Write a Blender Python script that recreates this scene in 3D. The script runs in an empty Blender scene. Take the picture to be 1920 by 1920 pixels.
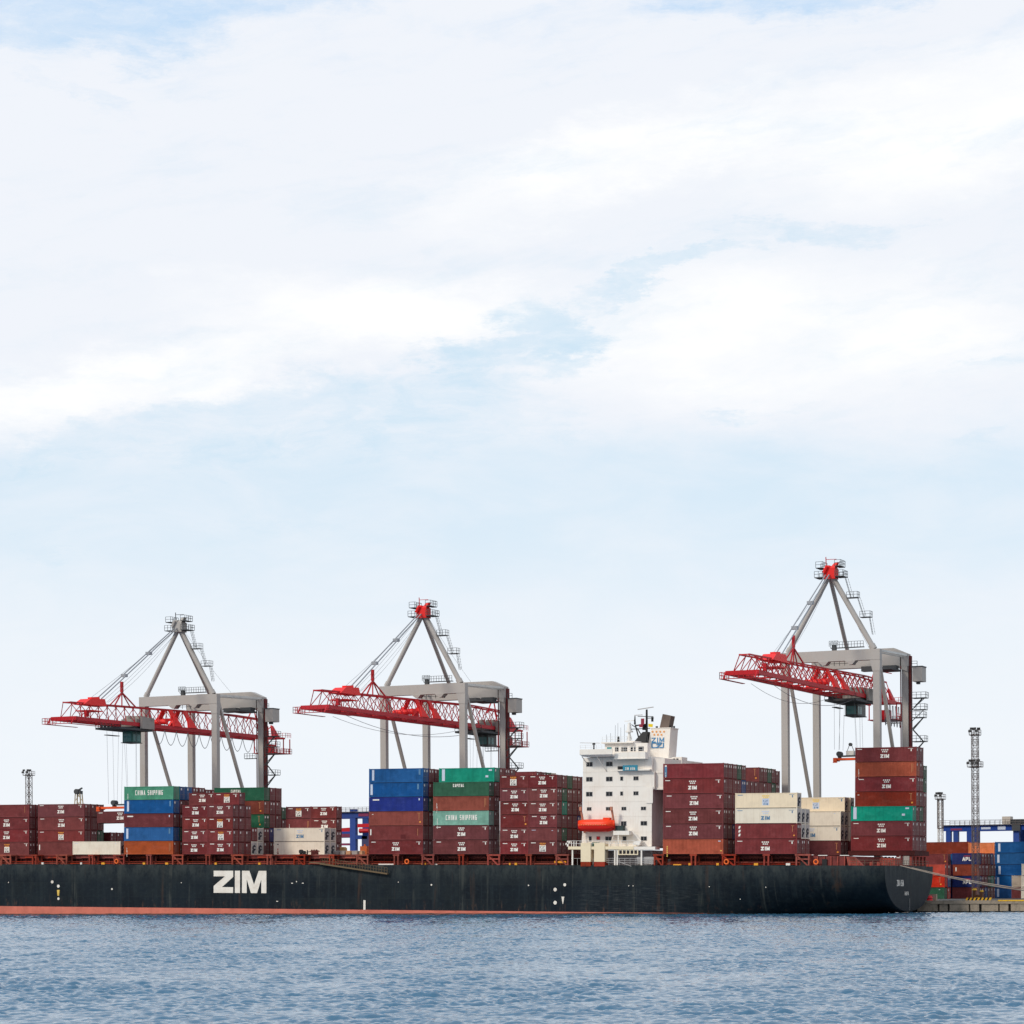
import bpy, math, random
import numpy as np
from mathutils import Matrix, Vector, Euler
R = math.radians
S = bpy.context.scene
COL = S.collection
rng = random.Random(11)

# ------------------------------------------------------------------ camera
# x runs along the quay towards the stern of the ship, y runs inland, z up, water at z = 0
TH = math.atan(.47)
cam = bpy.data.cameras.new('camera'); camo = bpy.data.objects.new('camera', cam); COL.objects.link(camo)
cam.sensor_width = 36; cam.lens = 4700/1920*36; cam.shift_x = 0; cam.shift_y = 707/1920
cam.clip_start = 1; cam.clip_end = 60000
CX, CY = 490.1*math.sin(TH), -490.1*math.cos(TH)
camo.matrix_world = Matrix.Translation((CX, CY, 5)) @ Matrix.Rotation(TH, 4, 'Z') @ Matrix.Rotation(R(90), 4, 'X') @ Matrix.Rotation(-.0057, 4, 'Z')
S.camera = camo

# ------------------------------------------------------------------ node helper
class NT:
    def __init__(s, tree): s.t = tree; s.L = tree.links
    def n(s, typ, **kw):
        o = s.t.nodes.new(typ)
        for k, v in kw.items(): setattr(o, k, v)
        return o
    def set(s, sock, v):
        if isinstance(v, bpy.types.NodeSocket): s.L.new(v, sock)
        elif v is not None: sock.default_value = v
    def m(s, op, a, b=None, c=None, clamp=False):
        o = s.n('ShaderNodeMath', operation=op, use_clamp=clamp)
        s.set(o.inputs[0], a)
        if b is not None: s.set(o.inputs[1], b)
        if c is not None: s.set(o.inputs[2], c)
        return o.outputs[0]
    def v(s, op, a, b=None, out=0):
        o = s.n('ShaderNodeVectorMath', operation=op); s.set(o.inputs[0], a)
        if b is not None:
            if op == 'SCALE': s.set(o.inputs['Scale'], b)
            else: s.set(o.inputs[1], b)
        return o.outputs[out]
    def mix(s, f, a, b, mode='MIX'):
        o = s.n('ShaderNodeMix', data_type='RGBA', blend_type=mode)
        s.set(o.inputs[0], f); s.set(o.inputs[6], a); s.set(o.inputs[7], b)
        return o.outputs[2]
    def noise(s, vec, scale, detail=4, rough=.5, dist=0, out=0, dims='3D'):
        o = s.n('ShaderNodeTexNoise', noise_dimensions=dims); s.set(o.inputs['Vector'], vec)
        o.inputs['Scale'].default_value = scale; o.inputs['Detail'].default_value = detail
        o.inputs['Roughness'].default_value = rough; o.inputs['Distortion'].default_value = dist
        return o.outputs[out]
    def ramp(s, f, a, b, c=0., d=1., smooth=True):
        o = s.n('ShaderNodeMapRange', interpolation_type='SMOOTHSTEP' if smooth else 'LINEAR'); s.set(o.inputs[0], f)
        for i, x in enumerate((a, b, c, d)): o.inputs[i+1].default_value = x
        return o.outputs[0]
    def comb(s, x, y, z):
        o = s.n('ShaderNodeCombineXYZ')
        for i, q in enumerate((x, y, z)): s.set(o.inputs[i], q)
        return o.outputs[0]
def C4(r, g=None, b=None):
    if g is None: r, g, b = r
    return (r, g, b, 1)
def srgb(r, g, b):
    f = lambda c: (c/255/12.92) if c/255 <= .04045 else ((c/255+.055)/1.055)**2.4
    return (f(r), f(g), f(b))

# ------------------------------------------------------------------ sky and light
SUN_DIR = Vector((-.42, -.72, .62)).normalized()
W = bpy.data.worlds.new('World'); S.world = W; W.use_nodes = True
t = NT(W.node_tree); t.t.nodes.clear()
sky = t.n('ShaderNodeTexSky', sky_type='NISHITA'); sky.sun_disc = False
sky.sun_elevation = math.asin(SUN_DIR.z); sky.sun_rotation = math.atan2(SUN_DIR.x, SUN_DIR.y)
sky.air_density = 1.0; sky.dust_density = .6; sky.ozone_density = 1.5
geo = t.n('ShaderNodeTexCoord').outputs['Generated']
sx = t.n('ShaderNodeSeparateXYZ'); t.L.new(geo, sx.inputs[0])
# compass bearing (zero = across the harbour towards the quay) and height above the horizon
az = t.m('ARCTAN2', t.m('ADD', t.m('MULTIPLY', sx.outputs[0], math.cos(TH)), t.m('MULTIPLY', sx.outputs[1], math.sin(TH))),
         t.m('ADD', t.m('MULTIPLY', sx.outputs[0], -math.sin(TH)), t.m('MULTIPLY', sx.outputs[1], math.cos(TH))))
el = t.m('ARCSINE', sx.outputs[2])
p = t.comb(az, el, 0.)
nz = t.comb(t.m('MULTIPLY', az, 1.), t.m('MULTIPLY', el, 2.6), 0.)
warp = t.v('SUBTRACT', t.noise(nz, 9, 7, .62, out=1), (.5, .5, .5))
warp2 = t.v('SUBTRACT', t.noise(nz, 46, 9, .72, out=1), (.5, .5, .5))
pw = t.v('ADD', t.v('ADD', p, t.v('MULTIPLY', warp, (.11, .045, 0))), t.v('MULTIPLY', warp2, (.050, .017, 0)))
def A(px, py): return (math.atan((px-960)/4700), math.atan((1667-py)/4700))
def blob(px, py, rx, ry, tilt, e0, e1):
    """1 inside a tilted ellipse of sky, fading to 0 outside"""
    cx, cy = A(px, py)
    mp = t.n('ShaderNodeMapping', vector_type='TEXTURE'); t.L.new(pw, mp.inputs[0])
    mp.inputs['Location'].default_value = (cx, cy, 0); mp.inputs['Rotation'].default_value = (0, 0, R(tilt))
    mp.inputs['Scale'].default_value = (rx/4700, ry/4700, 1)
    return t.ramp(t.v('LENGTH', mp.outputs[0], out=1), e0, e1, 1, 0)
gap = None
for g, amt in ((blob(60, 50, 700, 100, 8, .4, 1.35), .75), (blob(1530, -20, 300, 75, 6, .4, 1.3), .7), (blob(1010, 605, 120, 44, -14, .2, 1.5), .9), (blob(930, 660, 190, 34, 4, .2, 1.5), .85), (blob(1070, 655, 90, 46, 20, .2, 1.5), .8), (blob(1160, 560, 140, 22, 14, .2, 1.5), .7),
          (blob(1240, 528, 230, 20, 9, .4, 1.5), .7), (blob(1530, 462, 170, 28, -2, .3, 1.5), .65), (blob(1440, 772, 150, 18, 3, .1, 1.6), .5),
          (blob(400, 885, 760, 170, 10, .7, 1.08), .64), (blob(930, 690, 170, 30, -4, .3, 1.4), .7), (blob(1880, 700, 130, 20, 0, .3, 1.5), .5), (blob(1800, 850, 260, 40, 2, .3, 1.4), .6), (blob(900, 870, 900, 70, 0, .4, 1.3), .55),
          (blob(110, 215, 150, 26, -12, .2, 1.5), .45)):
    g = t.m('MULTIPLY', g, amt)
    gap = g if gap is None else t.m('MAXIMUM', gap, g)
streak = t.noise(nz, 16, 8, .6, .4)
veil = t.ramp(el, .02, .19, .62, .0)                       # pale veil thickening towards the horizon
elw = t.n('ShaderNodeSeparateXYZ'); t.L.new(pw, elw.inputs[0])
lowblue = t.m('MULTIPLY', t.ramp(elw.outputs[1], .162, .19, .75, 0.), t.ramp(el, .085, .15, .38, 1.))
gn = t.noise(t.v('ADD', nz, t.v('MULTIPLY', warp, (.12, .05, 0))), 30, 10, .7)
gap = t.ramp(t.m('ADD', gap, t.m('MULTIPLY', t.m('SUBTRACT', gn, .5), 1.2)), .16, 1.0)
thin = t.ramp(t.noise(t.v('ADD', t.comb(az, t.m('MULTIPLY', t.m('SUBTRACT', el, t.m('MULTIPLY', az, .16)), 4.), 3.), t.v('MULTIPLY', warp, (.1, .1, 0))), 13, 10, .66), .46, .78, 0, .42)
gap = t.m('MAXIMUM', gap, thin)
cover = t.m('SUBTRACT', 1., t.m('MULTIPLY', t.m('MAXIMUM', gap, lowblue), t.ramp(streak, .3, .75, 1.1, .55), clamp=True))
cover = t.m('MULTIPLY', cover, t.mix(t.ramp(el, .40, .62), C4(1, 1, 1), t.ramp(t.noise(nz, 3, 6, .6), .36, .54)))
cover = t.m('ADD', t.m('MULTIPLY', cover, t.m('SUBTRACT', 1., veil)), veil, clamp=True)
bright = t.m('MAXIMUM', t.m('MAXIMUM', blob(1180, 310, 420, 75, 12, .3, 1.4), blob(1740, 260, 330, 130, 10, .3, 1.4)),
             t.m('MAXIMUM', blob(700, 585, 330, 70, 0, .3, 1.4), t.m('MAXIMUM', blob(1500, 640, 440, 110, 0, .3, 1.5), blob(280, 700, 420, 60, 12, .3, 1.5))))
cl = t.mix(t.m('MULTIPLY', bright, t.ramp(t.noise(nz, 12, 6, .6), .35, .6, .55, 1)), C4(srgb(241, 245, 252)), C4(1.03, 1.03, 1.03))
cl = t.mix(t.ramp(el, .05, .17, 1, 0), cl, C4(srgb(244, 248, 253)))
blue = t.mix(.88, t.v('SCALE', sky.outputs[0], .1), C4(srgb(216, 238, 253)))
blue = t.mix(t.ramp(el, .25, .36, 0, .7), blue, C4(srgb(176, 212, 250)))
blue = t.mix(t.ramp(el, .42, .8, 0, .8), blue, C4(srgb(160, 203, 250)))
colr = t.mix(cover, blue, cl)
bg = t.n('ShaderNodeBackground'); t.L.new(colr, bg.inputs[0]); bg.inputs[1].default_value = 1.0
ow = t.n('ShaderNodeOutputWorld'); t.L.new(bg.outputs[0], ow.inputs[0])

sl = bpy.data.lights.new('sun', 'SUN'); sl.energy = 2.1; sl.angle = R(10); sl.color = (1, .93, .80)
so = bpy.data.objects.new('sun', sl); COL.objects.link(so)
so.rotation_euler = SUN_DIR.to_track_quat('Z', 'Y').to_euler()
S.view_settings.view_transform = 'Standard'; S.view_settings.look = 'None'; S.view_settings.exposure = 0; S.view_settings.gamma = 1
S.render.resolution_x = S.render.resolution_y = 1024

# ------------------------------------------------------------------ materials
MATS = {}
def mat(name, col, rough=.55, fade=0., var=.0, dirt=0., dirtcol=(.05, .03, .025), metal=0., streak=.0, spec=.22, bump=0., dscale=.35):
    """painted surface: base colour, per-object variation, blotchy wear and vertical run-off streaks"""
    if name in MATS: return MATS[name]
    m = bpy.data.materials.new(name); m.use_nodes = True; k = NT(m.node_tree)
    b = k.t.nodes['Principled BSDF']; b.inputs['Roughness'].default_value = rough; b.inputs['Metallic'].default_value = metal
    b.inputs['Specular IOR Level'].default_value = spec
    c = C4(col); out = None
    tc = k.n('ShaderNodeTexCoord').outputs['Object']; oi = k.n('ShaderNodeObjectInfo')
    off = k.v('ADD', tc, k.comb(k.m('MULTIPLY', oi.outputs['Random'], 91.), 0., k.m('MULTIPLY', oi.outputs['Random'], 37.)))
    if var:
        hs = k.n('ShaderNodeHueSaturation'); hs.inputs['Color'].default_value = c
        k.set(hs.inputs['Value'], k.m('MULTIPLY_ADD', oi.outputs['Random'], var*2, 1-var))
        k.set(hs.inputs['Saturation'], k.m('MULTIPLY_ADD', k.m('FRACT', k.m('MULTIPLY', oi.outputs['Random'], 7.3)), var, 1-var*.6))
        k.set(hs.inputs['Hue'], k.m('MULTIPLY_ADD', k.m('FRACT', k.m('MULTIPLY', oi.outputs['Random'], 17.1)), var*.05, .5-var*.02))
        c = hs.outputs[0]
    if fade:
        f = k.ramp(k.noise(k.v('MULTIPLY', off, (.5, .5, 1.)), .8, 7, .7), .45, .72, 0, fade)
        c = k.mix(f, c, C4(tuple(min(.85, q*1.45+.035) for q in col)))
    if dirt:
        f = k.ramp(k.noise(off, dscale, 6, .65), .42, .75, 0, dirt)
        c = k.mix(f, c, C4(dirtcol))
    if streak:
        mp = k.v('MULTIPLY', off, (2.2, 2.2, .12))
        f = k.ramp(k.noise(mp, 1.6, 5, .7), .5, .78, 0, streak)
        c = k.mix(f, c, C4(dirtcol))
    k.set(b.inputs['Base Color'], c)
    if bump:
        bp = k.n('ShaderNodeBump'); bp.inputs['Strength'].default_value = bump; bp.inputs['Distance'].default_value = .05
        k.L.new(k.noise(off, 4, 5), bp.inputs['Height']); k.L.new(bp.outputs[0], b.inputs['Normal'])
    MATS[name] = m
    return m

# ------------------------------------------------------------------ mesh helper
class MB:
    def __init__(s): s.v = []; s.f = []; s.mi = []
    def add(s, vs, fs, mi=0):
        o = len(s.v); s.v += [tuple(q) for q in vs]; s.f += [tuple(i+o for i in f) for f in fs]; s.mi += [mi]*len(fs)
    def box(s, x0, x1, y0, y1, z0, z1, mi=0):
        s.add([(x0,y0,z0),(x1,y0,z0),(x1,y1,z0),(x0,y1,z0),(x0,y0,z1),(x1,y0,z1),(x1,y1,z1),(x0,y1,z1)],
              [(0,3,2,1),(4,5,6,7),(0,1,5,4),(1,2,6,5),(2,3,7,6),(3,0,4,7)], mi)
    def hexa(s, lo, hi, mi=0):   # two quads, both counter-clockwise seen from above
        s.add(list(lo)+list(hi), [(0,3,2,1),(4,5,6,7),(0,1,5,4),(1,2,6,5),(2,3,7,6),(3,0,4,7)], mi)
    def bar(s, a, b, w, h=None, mi=0):
        a, b = Vector(a), Vector(b); h = h or w; d = (b-a).normalized()
        u = d.cross(Vector((0,0,1)))
        if u.length < .05: u = Vector((1,0,0))
        u.normalize(); n = u.cross(d)
        u *= w/2; n *= h/2
        s.hexa([a-u-n, a+u-n, a+u+n, a-u+n], [b-u-n, b+u-n, b+u+n, b-u+n], mi)
    def tube(s, a, b, r, n=8, r2=None, mi=0):
        a, b = Vector(a), Vector(b); r2 = r if r2 is None else r2; d = (b-a).normalized()
        u = d.cross(Vector((0,0,1)))
        if u.length < .05: u = Vector((1,0,0))
        u.normalize(); w = u.cross(d); vs = []
        for c, q in ((a, r), (b, r2)):
            for i in range(n):
                g = 2*math.pi*i/n; vs.append(c+u*math.cos(g)*q+w*math.sin(g)*q)
        s.add(vs, [(i, (i+1) % n, n+(i+1) % n, n+i) for i in range(n)]+[tuple(range(n))[::-1], tuple(range(n, 2*n))], mi)
    def poly(s, pts, r, n=5, mi=0):
        for a, b in zip(pts[:-1], pts[1:]): s.tube(a, b, r, n, mi=mi)
    def rail(s, pts, h=1.1, r=.035, step=1.6, mi=0):
        for a, b in zip(pts[:-1], pts[1:]):
            a, b = Vector(a), Vector(b); n = max(1, int((b-a).length/step))
            for q in (h, h*.5): s.bar(a+Vector((0,0,q)), b+Vector((0,0,q)), r*2, mi=mi)
            for i in range(n+1):
                c = a.lerp(b, i/n); s.bar(c, c+Vector((0,0,h)), r*2, mi=mi)
    def mesh(s, name, mats):
        me = bpy.data.meshes.new(name); me.from_pydata(s.v, [], s.f)
        for m in mats: me.materials.append(m)
        if len(mats) > 1: me.polygons.foreach_set('material_index', s.mi)
        me.update(); return me
    def build(s, name, mats, parent=None, loc=None, smooth=False):
        me = s.mesh(name, mats if isinstance(mats, (list, tuple)) else [mats])
        if smooth: me.polygons.foreach_set('use_smooth', [True]*len(me.polygons))
        return ob(name, me, parent, loc)
def ob(name, me, parent=None, loc=None):
    o = bpy.data.objects.new(name, me); COL.objects.link(o)
    if parent: o.parent = parent
    if loc is not None: o.location = loc
    return o
def tag(o, label, cat, group=None):
    o['label'] = label; o['category'] = cat
    if group: o['group'] = group
    return o
def thing(name, label, cat, loc=(0, 0, 0), group=None):
    o = bpy.data.objects.new(name, None); COL.objects.link(o); o.location = loc
    return tag(o, label, cat, group)
def struct(o): o['kind'] = 'structure'; return o

# lettering: block letters drawn as strokes, one mesh per word; unit height, thickness towards -y
STROKES = {'Z': [(0,1,.9,1),(.9,1,0,0),(0,0,.9,0)], 'I': [(.1,0,.1,1)], 'M': [(0,0,0,1),(0,1,.5,.15),(.5,.15,1,1),(1,1,1,0)],
 'C': [(.75,1,0,1),(0,1,0,0),(0,0,.75,0)], 'H': [(0,0,0,1),(0,.5,.75,.5),(.75,0,.75,1)], 'N': [(0,0,0,1),(0,1,.75,0),(.75,0,.75,1)],
 'A': [(0,0,.4,1),(.4,1,.8,0),(.15,.35,.65,.35)], 'S': [(.75,1,0,1),(0,1,0,.5),(0,.5,.75,.5),(.75,.5,.75,0),(.75,0,0,0)],
 'P': [(0,0,0,1),(0,1,.7,1),(.7,1,.7,.45),(.7,.45,0,.45)], 'G': [(.75,1,0,1),(0,1,0,0),(0,0,.75,0),(.75,0,.75,.5),(.75,.5,.4,.5)],
 'T': [(0,1,.8,1),(.4,1,.4,0)], 'L': [(0,1,0,0),(0,0,.65,0)], 'F': [(0,0,0,1),(0,1,.7,1),(0,.5,.6,.5)], 'X': [(0,0,.8,1),(0,1,.8,0)],
 'U': [(0,1,0,0),(0,0,.75,0),(.75,0,.75,1)], 'D': [(0,0,0,1),(0,1,.7,.85),(.7,.85,.7,.15),(.7,.15,0,0)], 'E': [(.7,1,0,1),(0,1,0,0),(0,0,.7,0),(0,.5,.6,.5)], 'O': [(0,0,0,1),(0,1,.75,1),(.75,1,.75,0),(.75,0,0,0)]}
def write(mb, text, x, z, h, w, y=0., wid=1., mi=0, thick=.012, vertical=False, gf=1.5):
    """strokes of lettering centred on (x, z) on a wall facing -y"""
    adv = []
    for ch in text: adv.append((.2 if ch == 'I' else .5 if ch == ' ' else 1. if ch == 'M' else .9 if ch == 'Z' else .78)*h*wid)
    gapw = w*gf
    if vertical:
        cz = z+(len(text)*h*1.25)/2
        for ch in text:
            cz -= h*1.25
            write(mb, ch, x, cz+h/2, h, w, y, wid, mi, thick)
        return
    tot = sum(adv)+gapw*(len(text)-1); cx = x-tot/2; hh = h-w
    for ch, a in zip(text, adv):
        for si, (x0, z0, x1, z1) in enumerate(STROKES.get(ch, [])):
            k = 1 if ch == 'I' else (a-w)/(a if a else 1)
            q = h*wid
            A0 = Vector((cx+w/2+x0*q*k*(0 if ch == 'I' else 1), y, z-h/2+w/2+z0*hh)); B0 = Vector((cx+w/2+x1*q*k*(0 if ch == 'I' else 1), y, z-h/2+w/2+z1*hh))
            d = (B0-A0).normalized()*w/2; A1, B1 = A0-d, B0+d; n = Vector((-d.z, 0, d.x))
            pts = [A1-n, B1-n, B1+n, A1+n]
            mb.add([(q_.x, y, q_.z) for q_ in pts]+[(q_.x, y-thick-.004*si, q_.z) for q_ in pts], [(4,5,6,7),(0,1,5,4),(1,2,6,5),(2,3,7,6),(3,0,4,7)], mi)
        cx += a+gapw

def at(px, py, y):
    """point of the vertical plane y = const that the surveyed bearing (px, py) meets"""
    u, w = px-960, 1667-py; c, s = math.cos(.0057), math.sin(.0057)
    u, w = u*c+w*s, w*c-u*s
    rx, ry = math.cos(TH)*u/4700-math.sin(TH), math.sin(TH)*u/4700+math.cos(TH)
    k = (y+443.5521)/ry
    return 208.4695+rx*k, 5+w/4700*k

# ------------------------------------------------------------------ water
def build_water():
    fine = np.linspace(-14.5, 14.5, 700); rest = np.concatenate([np.arange(19, 180, 8.), np.arange(-179, -18, 8.)])
    ang = np.radians(np.concatenate([fine, rest])); na = len(ang)
    r = [3., 15., 30., 45., 58.]
    while r[-1] < 600: r.append(r[-1]+.105+.00065*max(0, r[-1]-60))
    while r[-1] < 25000: r.append(r[-1]*1.25)
    r = np.array(r); nr = len(r)
    AA, RR = np.meshgrid(ang, r)
    X = CX+RR*np.sin(AA)*math.cos(TH)-RR*np.cos(AA)*math.sin(TH)
    Y = CY+RR*np.sin(AA)*math.sin(TH)+RR*np.cos(AA)*math.cos(TH)
    Z = np.zeros_like(X); g = np.random.default_rng(5)
    for i in range(56):
        lam = .30*(2.1/.30)**g.random()
        d = math.radians(-62)+g.normal(0, .5)
        k = 2*math.pi/lam; a = .0150*lam**.82*(.6+.8*g.random())
        ph = k*(X*math.cos(d)+Y*math.sin(d))+g.random()*6.28
        Z += a*(np.sin(ph)+.28*np.sin(2*ph+1.1))*.62
    gust = 1.+.16*np.sin(X*.021+Y*.05+1)*np.sin(X*.05-Y*.033)+.1*np.sin(X*.012-Y*.11)
    pn = np.zeros_like(Z)
    for i in range(14):
        lam = 5*(26/5)**g.random(); d = g.random()*6.28; pn += np.sin(2*math.pi/lam*(X*math.cos(d)+Y*math.sin(d))+g.random()*6.28)
    gust *= np.clip(1.02+.10*pn, .65, 1.4)
    Z *= gust*np.clip((590-RR)/40, 0, 1)*np.clip((RR-50)/12, 0, 1)*np.clip((math.radians(18)-np.abs(AA))/math.radians(3), 0, 1)
    v = np.stack([X, Y, Z], -1).reshape(-1, 3)
    v = np.vstack([v, [[CX, CY, 0]]])
    i = np.arange(nr-1)[:, None]*na; j = np.arange(na)[None, :]; order = np.argsort(np.mod(ang, 2*np.pi)); o0 = order; o1 = np.roll(order, -1)
    q = np.stack([i+o0[None], i+o1[None], i+na+o1[None], i+na+o0[None]], -1).reshape(-1, 4)
    me = bpy.data.meshes.new('water'); nq = len(q)
    tri = np.stack([np.full(na, len(v)-1), o1, o0], -1)
    me.vertices.add(len(v)); me.vertices.foreach_set('co', v.ravel())
    me.loops.add(nq*4+na*3); me.loops.foreach_set('vertex_index', np.concatenate([q[:, ::-1].ravel(), tri[:, ::-1].ravel()]))
    me.polygons.add(nq+na); me.polygons.foreach_set('loop_start', np.concatenate([np.arange(nq)*4, nq*4+np.arange(na)*3]))
    me.polygons.foreach_set('use_smooth', np.ones(nq+na, bool)); me.update(calc_edges=True); me.validate()
    m = bpy.data.materials.new('sea_water'); m.use_nodes = True; k = NT(m.node_tree); b = k.t.nodes['Principled BSDF']
    b.inputs['IOR'].default_value = 1.5; b.inputs['Roughness'].default_value = .05
    gp = k.n('ShaderNodeNewGeometry').outputs['Position']
    k.set(b.inputs['Base Color'], k.mix(k.noise(gp, .03, 3), C4(.034, .110, .190), C4(.042, .128, .215)))
    bp = k.n('ShaderNodeBump'); bp.inputs['Strength'].default_value = .22; bp.inputs['Distance'].default_value = .05
    k.L.new(k.noise(gp, 4.2, 4, .65), bp.inputs['Height']); k.L.new(bp.outputs[0], b.inputs['Normal'])
    me.materials.append(m)
    return struct(ob('water', me))
build_water()

# ------------------------------------------------------------------ quay and terminal ground
QY, QZ = 34., 2.3
concrete = mat('quay_concrete', (.36, .29, .22), .9, dirt=.7, dirtcol=(.11, .095, .075), bump=.5, streak=.5, dscale=.8)
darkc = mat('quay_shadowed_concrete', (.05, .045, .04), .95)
g_ = MB(); g_.box(-6000, 6000, QY+1.2, 15000, -3, QZ-.05)
struct(g_.build('ground', mat('terminal_asphalt', (.09, .088, .085), .95, dirt=.5, dirtcol=(.05, .05, .05), dscale=.05)))
qw = thing('quay_wall', 'weathered concrete quay wall with square gaps and rusty kerb along the water', 'quay wall', (0, QY, 0))
b = MB(); b.box(-400, 400, 0, 1.9, 1.62, QZ); b.build('coping', concrete, qw)
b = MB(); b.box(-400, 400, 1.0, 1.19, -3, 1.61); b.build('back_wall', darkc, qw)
xe = [at(p_, 1705, QY)[0] for p_ in (1720, 1757, 1761, 1776, 1780, 1816, 1819, 1835, 1840, 1871, 1874, 1890, 1895, 1926, 1930, 1945, 1950, 1980, 1985, 2010)]
for i in range(0, len(xe), 2):
    b = MB(); b.box(xe[i], xe[i+1], .12+.05*(i % 3), .99, .22, 1.6-.02*(i % 4)); b.build('concrete_panel', concrete, qw)
yel = mat('safety_yellow', (.75, .42, .02), .6, dirt=.6, dirtcol=(.2, .13, .05), dscale=1.5)
blk = mat('black_steel', (.018, .018, .02), .6)
x0, x1 = at(1810, 1688, QY+1.4)[0], at(1857, 1688, QY+1.4)[0]
hb = thing('hazard_barrier', 'low barrier striped yellow and black on the quay edge under the mooring ropes', 'barrier', (x0, QY+1.4, QZ))
b = MB(); n_ = 13; L_ = (x1-x0)/n_
for i in range(n_):
    b.hexa([(i*L_, 0, 0), ((i+1)*L_, 0, 0), ((i+1)*L_, .3, 0), (i*L_, .3, 0)], [(i*L_+.25, 0, .52), ((i+1)*L_+.25, 0, .52), ((i+1)*L_+.25, .3, .52), (i*L_+.25, .3, .52)], i % 2)
b.build('striped_beam', [yel, blk], hb)
b = MB()
for i in (1, 5, 9, 12): b.box(i*L_, i*L_+.25, .31, .5, 0, .4)
b.build('foot', blk, hb)
x0 = at(1871, 1697, QY)[0]
b = MB(); b.hexa([(0, -.06, 0), (40, -.06, 0), (40, .2, 0), (0, .2, 0)], [(0, -.06, .2), (40, -.06, .2), (40, .14, .26), (0, .14, .26)])
tag(b.build('kerb_rail', yel, loc=(x0, QY, QZ-.18)), 'long yellow kerb rail along the quay edge at the right', 'kerb')
x0 = at(1834, 1690, QY+6)[0]
cp = thing('quay_capstan', 'brown winch post with yellow cap standing behind the striped barrier', 'capstan', (x0, QY+6, QZ-.05))
brown = mat('rusty_brown', (.12, .05, .025), .8, dirt=.5)
b = MB(); b.box(-.95, -.5, -.4, .4, 0, 2.0); b.box(.5, .95, -.4, .4, 0, 1.7); b.box(-.49, .49, -.3, .3, .2, 1.1); b.build('frame', brown, cp)
b = MB(); b.tube((-.72, 0, 2.01), (-.72, 0, 2.35), .55, 12, .35); b.tube((.72, 0, 1.71), (.72, 0, 2.0), .4, 12, .3); b.tube((0, -.55, .2), (0, -.55, .6), .4, 10, .3); b.build('cap', yel, cp)
redp = mat('bright_red_paint', (.62, .02, .03), .5, dirt=.3, dirtcol=(.3, .02, .02))
xb = at(1742, 1690, QY+.8)[0]
bo = thing('red_bollard', 'squat red bollard with a pale block behind it, beside the stern', 'bollard', (xb, QY+.8, QZ))
b = MB(); b.tube((0, 0, 0), (0, 0, .5), .75, 14, .55); b.tube((0, 0, .5), (0, 0, .95), .8, 14, .5); b.build('post', redp, bo, smooth=False)
b = MB(); b.box(-.5, 1.2, .85, 1.6, 0, 1.25); b.build('concrete_block', concrete, bo)

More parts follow.
